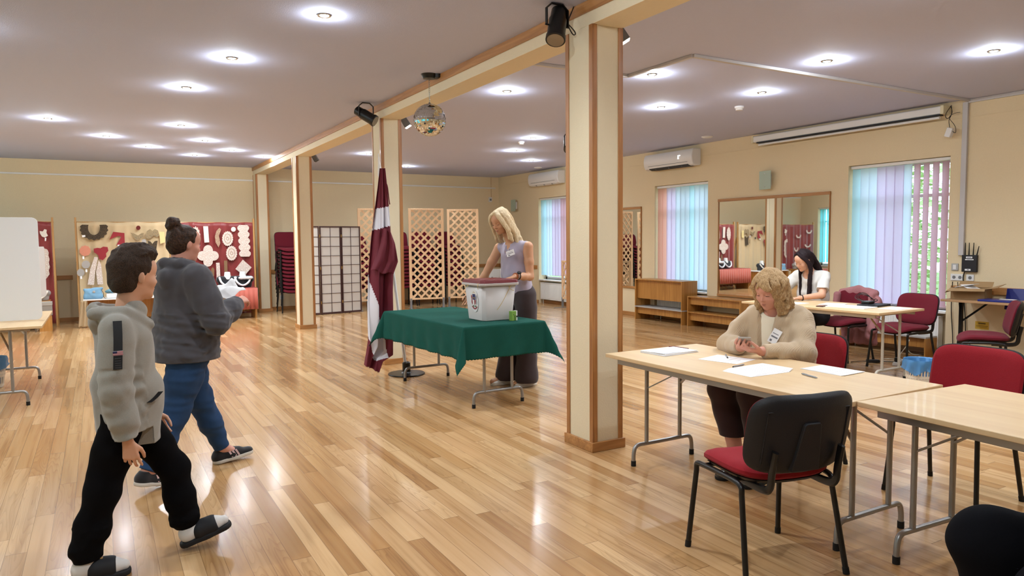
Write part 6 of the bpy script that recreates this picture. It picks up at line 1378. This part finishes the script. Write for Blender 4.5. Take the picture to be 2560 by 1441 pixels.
W_ = lace_mat('white_lace', '#ddd4ca', '#b59a8c'); W3 = mat('white_linen', '#d8cfc4', .9); E_c = lace_mat('ecru_lace', '#b19a80', '#8a6350'); BK = lace_mat('black_lace', '#221c18', '#57462f'); GY = lace_mat('grey_lace', '#6f6552', '#a08762'); RD = mat('red_felt', '#8e2b31', .9, noise=.1, nscale=60.); PK = mat('pink_crochet', '#c8826a', .9, noise=.1, nscale=40.); BG = mat('blue_grey_crochet', '#a39c96', .9, noise=.1, nscale=40.)
lace([(508, 566), (520, 566), (523, 606), (511, 607)], W3, 'lace_strip', 'white linen strip with lace end at the top of the red stand'); 
lace([(548, 570), (553, 574), (547, 590), (551, 608), (546, 619), (539, 606), (537, 592), (541, 578)], E_c, 'lace_band', 'curved ecru lace band near the top of the red stand')
for cx_, cy_, nm in ((569, 597, 'upper'), (579, 633.5, 'lower')):
    o = lace(scal(cx_, cy_, 14, 19, 18, .10), W_, 'lace_doily', nm+' oval white lace doily on the red stand')
    for rx, ry in ((8, 12), (3, 4)):
        c = at(cx_, cy_, Y=LY-.006); s_ = at(cx_+rx, cy_, Y=LY-.006).x-c.x; tt = c.z-at(cx_, cy_+ry, Y=LY-.006).z; MB().tube([Vector(o.location)*0+Vector((s_*math.cos(a), -.004, tt*math.sin(a))) for a in [i*2*PI/24 for i in range(25)]], .005, 5, cap=False).build('doily_ring', E_c, o)
lace(scal(583.5, 573.7, 6, 6, 8, .02), W3, 'lace_disc', 'small round white piece beside the lace runner')
hx = []
for i in range(5):
    y0 = 563+i*16; xo = 608+i*1.1; hx.append((xo, y0))
rt = []; lf = []
for i, (x, y) in enumerate(hx): rt += [(x+10, y), (x+14.5, y+5), (x+14.5, y+10), (x+10.5, y+15)]; lf += [(x-10, y), (x-14.5, y+5), (x-14.5, y+10), (x-10.5, y+15)]
lace(rt[::-1]+lf, W_, 'lace_runner', 'long scalloped lace runner at the right side of the red stand')
cl = []
for i in range(48): a = 2*PI*i/48; r_ = 17+10*abs(math.cos(2*a)); cl.append((520+r_*math.cos(a), 640-r_*math.sin(a)))
lace(cl, W_, 'lace_doily', 'four lobed clover lace doily on the red stand')
for dx, dy in ((0, -14), (14, 0), (0, 14), (-14, 0)): pass
lace([(606+1, 649.5), (629, 669), (611, 690), (588.5, 673)], W_, 'lace_doily', 'diamond shaped lace doily above the right bust')
lace([(540, 657.5), (549, 657), (551.5, 702), (542, 704)], W_, 'lace_strip', 'white lace strip left of the two busts', dy=.012); lace([(560, 652), (568, 652), (569, 686), (561, 687)], mat('brown_lace', '#7d5f42', .9), 'lace_strip', 'brown lace strip above the left bust'); lace([(528, 673), (532, 668), (536, 674), (535.5, 690), (531.5, 694), (527.5, 688)], mat('brown_lace', '#7d5f42', .9), 'lace_strip', 'short brown lozenge of lace beside the white strip')
lace(scal(489, 592, 12, 26, 14, .16), W_, 'lace_collar', 'scalloped white lace collar behind the face of the walking person')
# beige stand
UC = [(235+33*math.cos(a)*(1+.10*(i % 2)), 573+26*math.sin(a)*(1+.10*(i % 2))) for i, a in enumerate([R(-25+230*j/22) for j in range(23)])]+[(235+15*math.cos(a), 570+18*math.sin(a)) for a in [R(205-230*j/14) for j in range(15)]]
lace(UC, BK, 'lace_collar', 'black pointed lace collar at the top left of the beige stand')
lace([(273.5, 599.5), (283, 580), (311, 583), (312, 609), (297, 614), (291, 613), (303, 592), (296, 590)], RD, 'red_kerchief', 'folded red kerchief near the top of the beige stand', 'kerchief')
lace(scal(345.7, 570, 5.6, 5.6, 8, .02), mat('deep_red_felt', '#5c1a14', .9), 'round_brooch', 'dark red round piece above the boy', 'brooch'); lace(scal(326.6, 611, 4.7, 4.7, 8, .02), M_blackp, 'round_brooch', 'black round piece above the head of the boy', 'brooch'); lace(scal(360, 604, 5.7, 5.7, 8, .02), BG, 'round_brooch', 'grey round piece right of the boy head top', 'brooch')
lace([(326, 582), (334, 584), (345, 589), (354, 583), (360, 583), (357, 592), (350, 597), (345, 603), (338, 599), (331, 589)], GY, 'lace_collar', 'grey green lace collar below the dark red round piece')
lace([(364, 590), (367, 578), (375, 573), (381, 578), (387, 573), (395, 577), (398, 588), (393, 594), (384, 589), (381, 592), (374, 597), (367, 597)], GY, 'lace_collar', 'butterfly shaped dark lace collar at the right of the beige stand'); lace([(369, 602), (376, 604), (381, 610), (387, 603), (394, 602), (391, 622), (391, 640), (371, 636), (372, 618)], BK, 'lace_jabot', 'dark lace jabot under the butterfly collar'); lace([(360, 616), (366, 616), (368, 630), (362, 632)], GY, 'lace_strip', 'short grey lace strip beside the jabot')
lace(scal(212.7, 627.5, 14.5, 13.5, 10, .10), PK, 'crochet_rosette', 'pink crochet rosette at the left of the beige stand', 'rosette'); lace([(234, 622), (243, 620), (251, 621), (258, 617), (269, 618), (271, 627), (265, 634), (266, 642), (257, 651), (248, 648), (245, 638), (235, 631)], RD, 'red_crochet', 'red three lobed crochet piece on the beige stand', 'crochet')
lace(scal(214.7, 661.8, 11, 10.5, 10, .12), BG, 'crochet_rosette', 'blue grey rosette, upper of two at the left', 'rosette'); lace(scal(201.8, 682, 10, 10, 10, .12), BG, 'crochet_rosette', 'blue grey rosette, lower of two at the left', 'rosette')
lace([(236, 643), (245, 644), (238, 680), (235, 713), (219, 712), (226, 672)], W_, 'lace_scarf', 'long white lace scarf hanging above the blue bag', 'scarf', dy=-.01); lace([(247, 650), (253, 663), (258, 711), (244, 712), (240, 680)], W_, 'lace_scarf', 'second white lace scarf behind the blue bag', 'scarf')
lace([(398, 580), (411, 580), (413, 606), (401, 610)], mat('pale_yellow_cloth', '#d6c188', .8), 'cloth_piece', 'pale yellow cloth piece left of the walking person', 'cloth')
for i, (x, y) in enumerate([(209, 591), (298, 615), (216, 677.5), (203, 694.5), (208.5, 645)]):
    lace([(x-4, y-2.5), (x+4, y-3), (x+4.5, y+1.5), (x-3.5, y+2.5)] if i < 2 else [(x-2.5, y-3.5), (x+2, y-4), (x+2.5, y+3), (x-2, y+3.5)], M_paper, 'price_tag', ['tiny white tag under the black lace collar', 'tiny white tag under the red kerchief', 'tiny white tag under the upper blue grey rosette', 'tiny white tag under the lower blue grey rosette', 'tiny white tag under the pink rosette'][i], 'tag', dy=-.012)
# far left red stand
lace([(99, 578), (107, 579), (111, 573), (117, 575), (116, 582), (120, 590), (112, 594), (105, 592), (100, 584)], W3, 'lace_bow', 'white bow at the top of the far left red stand'); lace([(112, 595), (116, 595), (115, 603), (112, 603)], M_paper, 'price_tag', 'tiny white tag under the white bow', 'tag', dy=-.012)
fr = [(97, 619), (104, 618), (112, 622), (118, 624), (122, 632), (121, 640), (124, 648), (122, 658), (125, 668), (122, 676), (124, 686), (118, 694), (113, 701), (107, 698), (107, 692), (112, 688), (112, 645), (109, 634), (103, 631), (97, 633)]
lace(fr, W_, 'lace_garland', 'white scalloped lace collar strip on the far left red stand')
# lace on the hidden far-left stand, seen in the mirror
for i, (x, z, rx, rz) in enumerate([(-1.95, 1.70, .14, .10), (-1.45, 1.55, .12, .09), (-1.9, 1.25, .15, .09), (-1.35, 1.15, .10, .12)]):
    P_ = [(rx*math.cos(a), rz*math.sin(a)) for a in [R(170+200*j/14) for j in range(15)]]+[(rx*.6*math.cos(a), rz*.55*math.sin(a)) for a in [R(370-200*j/14) for j in range(15)]]
    o = MB().plate(P_, (0, 0, 0), (1, 0, 0), (0, 0, 1), .004).build('lace_collar', W_); o.location = (x, LY, z); tag(o, ['upper left', 'upper right', 'lower left', 'lower right'][i]+' white U shaped lace collar of the far left stand, seen in the mirror', 'lace', LG)
# display tables
M_skirt = mat('coral_skirt', '#a8503f', .7, noise=.1, nscale=12., sheen=.3)
def display_table(x0, x1, y0, y1, h, label, top, skirt=None, leg=True, zs=.18):
    t = thing('display_table', label, 'table', ((x0+x1)/2, (y0+y1)/2, 0)); a, c = (x1-x0)/2, (y1-y0)/2
    MB().box(-a, a, -c, c, h-.02, h).build('tabletop', top, t, bev=.003)
    for s in (-1, 1): MB().box(min(s*a*.97, s*(a*.97-.02)), max(s*a*.97, s*(a*.97-.02)), -c+.02, c-.02, 0, h-.02).build('side_panel', M_ply, t)
    MB().box(-a+.05, a-.05, c-.05, c-.03, .1, h-.02).build('back_panel', M_ply, t)
    if skirt:
        v = []; f = []; n = 140
        for z in (h-.005, h*.6, zs):
            for j in range(n+1):
                s = j/n; am = .004+.018*(h-z)/h; x = -a-.01+(2*a+.02)*s; v.append((x, -c-.012-am*(1+math.sin(s*95*(2*a)/1.3)), z))
        for i in range(2):
            for j in range(n): k = i*(n+1)+j; f.append((k, k+1, k+n+2, k+n+1))
        b = MB(); b.add(v, f); o = b.build('skirt', skirt, t, smooth=180); q = o.modifiers.new('t', 'SOLIDIFY'); q.thickness = .002
    return t
display_table(1.42, 2.66, 14.70, 15.22, .60, 'display table with coral pleated skirt in front of the red stand', mat('red_top', '#8a3530', .7), M_skirt)
display_table(-.28, 1.05, 14.72, 15.22, .50, 'display table with white top in front of the beige stand', M_white)
display_table(-2.1, -.78, 14.75, 15.22, .50, 'display table in front of the far left red stand', M_ply, M_skirt)
# busts
def bust(x, y, z, label, col, cloth_, kind=0, s=1.):
    t = thing('display_bust', label, 'bust', (x, y, z)); S = SDF((-.26*s, -.16*s, 0), (.26*s, .16*s, .42*s), .007)
    S.ell((0, 0, .06*s), (.17*s, .09*s, .13*s), k=0); S.cone((-.14*s, 0, .16*s), (.14*s, 0, .16*s), .07*s, .07*s, .03); S.cut((0, 0, 0), (0, 0, -1)); S.mesh('torso', col, t)
    S = SDF((-.1*s, -.1*s, .18*s), (.1*s, .1*s, .42*s), .006); S.cone((0, 0, .18*s), (0, 0, .27*s), .075*s, .055*s, .01); S.cone((0, 0, .27*s), (0, 0, .31*s), .055*s, .05*s, .01); S.cut((0, 0, .31*s), (0, 0, 1)); S.mesh('neck', M_white, t)
    b = MB(); pts = [(-.155*s, -.05*s, .21*s), (-.13*s, -.115*s, .10*s), (-.02*s, -.13*s, .03*s), (.09*s, -.12*s, .09*s), (.15*s, -.06*s, .21*s)]
    b.tube(smooth_path(pts, 2), .02*s, 8, flat=1., rs=None); b.build('lace_collar', cloth_, t)
    return t
for x, y, lab, k in ((570, 733, 'left black bust with white collar on the coral skirted table', 0), (608, 735, 'right black bust with white bow blouse on the coral skirted table', 1)):
    p = at(x, y, Z=.605); p = Vector((at(x, y, Y=14.95).x, 14.95, .602)); t = bust(p.x, p.y, p.z, lab, mat('black_velvet', '#16171c', .95, sheen=.3), mat('white_cotton_lace', '#cfd0d4', .9), k)
    if k:
        b = MB()
        for q in ((-.06, 0), (.06, 30), (.10, -20), (.0, 60)): b.ball((q[0]+.02, -.11, .19), .045, 12, 8, sc=(1.3, .5, .7))
        b.build('bow', mat('white_cotton_lace', '#cfd0d4', .9), t)
bust(-.93, 14.98, .502, 'grey white bust on the far left display table beside the booth', mat('grey_linen', '#8e8680', .9), W3, s=.8)
bust(.62, 14.98, .502, 'dark bust with white shawl in front of the beige stand, seen in the mirror', mat('dark_linen', '#2b2c30', .9), W3, s=.95)
bust(-1.45, 14.98, .502, 'grey bust on the far left display table, seen in the mirror', mat('dark_linen', '#2b2c30', .9), GY, s=1.)
t = thing('storage_box', 'grey fabric box on the far left display table', 'box', (-.875, 14.85, .36)); 
t.location = (-.84, 14.62, .0); MB().box(-.10, .10, -.10, .10, .27, .44).build('box_body', mat('grey_box', '#8b847c', .8), t, bev=.004); MB().box(-.105, .105, -.105, .105, .44, .50).build('lid', mat('grey_lid', '#a39c93', .8), t, bev=.004); MB().box(-.09, .09, -.09, .09, 0, .27).build('plinth', M_ply, t)
# bags and cloths on the beige table
p = at(234, 745, Y=14.85)
S = SDF((-.17, -.09, 0), (.17, .09, .24), .006); S.ell((0, 0, .10), (.135, .06, .10), k=.02); S.cone((-.11, 0, .04), (.11, 0, .04), .05, .05, .03); S.cone((-.13, 0, .17), (-.06, 0, .16), .022, .03, .03); S.cone((.13, 0, .18), (.06, 0, .16), .022, .03, .03); S.warp(.006, 40, 2); S.cut((0, 0, 0), (0, 0, -1))
t = thing('fabric_bag', 'light blue fabric bag on the white topped display table', 'bag', (p.x, 14.85, .502)); S.mesh('bag_body', mat('light_blue_linen', '#6f97b3', .85, noise=.08, nscale=20.), t); MB().lathe([(.0001, 0), (.022, 0), (.0001, .006)], 12, c=(.01, -.065, .13), M=Matrix.Rotation(R(90), 3, 'X')).build('bag_button', BG, t); MB().tube(smooth_path([(.13, -.02, .15), (.16, -.05, .10), (.15, -.08, .03), (.19, -.10, .004)], 2), .004, 6).build('strap', M_black, t)
p = at(290, 742, Y=14.85); t = thing('storage_box', 'white rounded box beside the blue bag', 'box', (p.x, 14.87, .502)); MB().box(-.15, .15, -.09, .09, 0, .085).build('box_body', M_paper, t, bev=.02)
p = at(277, 720, Y=14.85); S = SDF((-.12, -.09, 0), (.12, .09, .12), .006); S.ell((0, 0, .04), (.10, .07, .035), k=0); S.ell((.03, 0, .07), (.06, .05, .03), k=.01); S.warp(.006, 55, 4); S.cut((0, 0, .0), (0, 0, -1)); o = S.mesh('folded_cloth', mat('teal_blue_linen', '#5f8798', .85), None); o.location = (p.x, 14.87, .588); tag(o, 'crumpled blue cloth on top of the white rounded box', 'cloth')
# loose voile hanging in front of the beige table leg
v = []; f = []; n = 30
for i in range(20):
    for j in range(n+1): s = j/n; z = .48-.46*i/19; w_ = .10+.10*i/19; v.append((-w_/2+w_*s, .015*math.sin(s*16+i*.2), z))
for i in range(19):
    for j in range(n): k = i*(n+1)+j; f.append((k, k+1, k+n+2, k+n+1))
b = MB(); b.add(v, f); o = b.build('voile_drape', fabric_trans('sheer_voile', '#c9b08c', .3), None, smooth=180); o.location = (-.27, 14.68, 0); o.modifiers.new('t', 'SOLIDIFY').thickness = .0015; tag(o, 'sheer beige voile hanging off the left end of the white topped table', 'cloth')
# ---------------------------------------------------------------- outside the windows
struct(MB().box(XW+.3, 40, -15, 35, -.6, -.5).build('ground_right', mat('lawn', '#5d7a3a', .9, noise=.2, nscale=2.)))
struct(MB().box(-35, XL-.3, -15, 35, -.6, -.5).build('ground_left', mat('lawn', '#5d7a3a', .9, noise=.2, nscale=2.)))
def bush(x, y, r, h, label, seed):
    rr = random.Random(seed); t = thing('garden_tree', label, 'tree', (x, y, -.5), group='trees outside the windows'); b = MB()
    for i in range(1500):
        a = rr.uniform(0, 2*PI); e = math.acos(rr.uniform(-1, 1)); q = r*(.65+.35*rr.random()); c = Vector((q*math.cos(a)*math.sin(e), q*math.sin(a)*math.sin(e), h*.55+q*1.15*math.cos(e))); s = rr.uniform(.05, .11); M = Matrix.Rotation(rr.uniform(0, 6), 3, 'Z') @ Matrix.Rotation(rr.uniform(0, 3), 3, 'X')
        b.add([c+M @ Vector(p) for p in ((-s, 0, 0), (0, -s*.5, 0), (s, 0, 0), (0, s*.5, 0))], [(0, 1, 2, 3)])
    b.build('foliage', mat('leaf_green', '#9db67c', .7, noise=.3, nscale=3.), t); MB().tube([(0, 0, 0), (0, 0, h*.5)], .09, 10).build('trunk', mat('bark', '#5a4632', .9), t)
bush(12.6, 6.6, 1.5, 3.6, 'leafy green tree outside the nearest window', 1); bush(14.6, 10.2, 1.7, 4.2, 'second leafy green tree outside the nearest window', 2); bush(11.0, 3.0, .9, 2.0, 'low green bush outside the nearest window', 3); bush(14., 17.5, 1.8, 4., 'green tree outside the farthest window', 4)
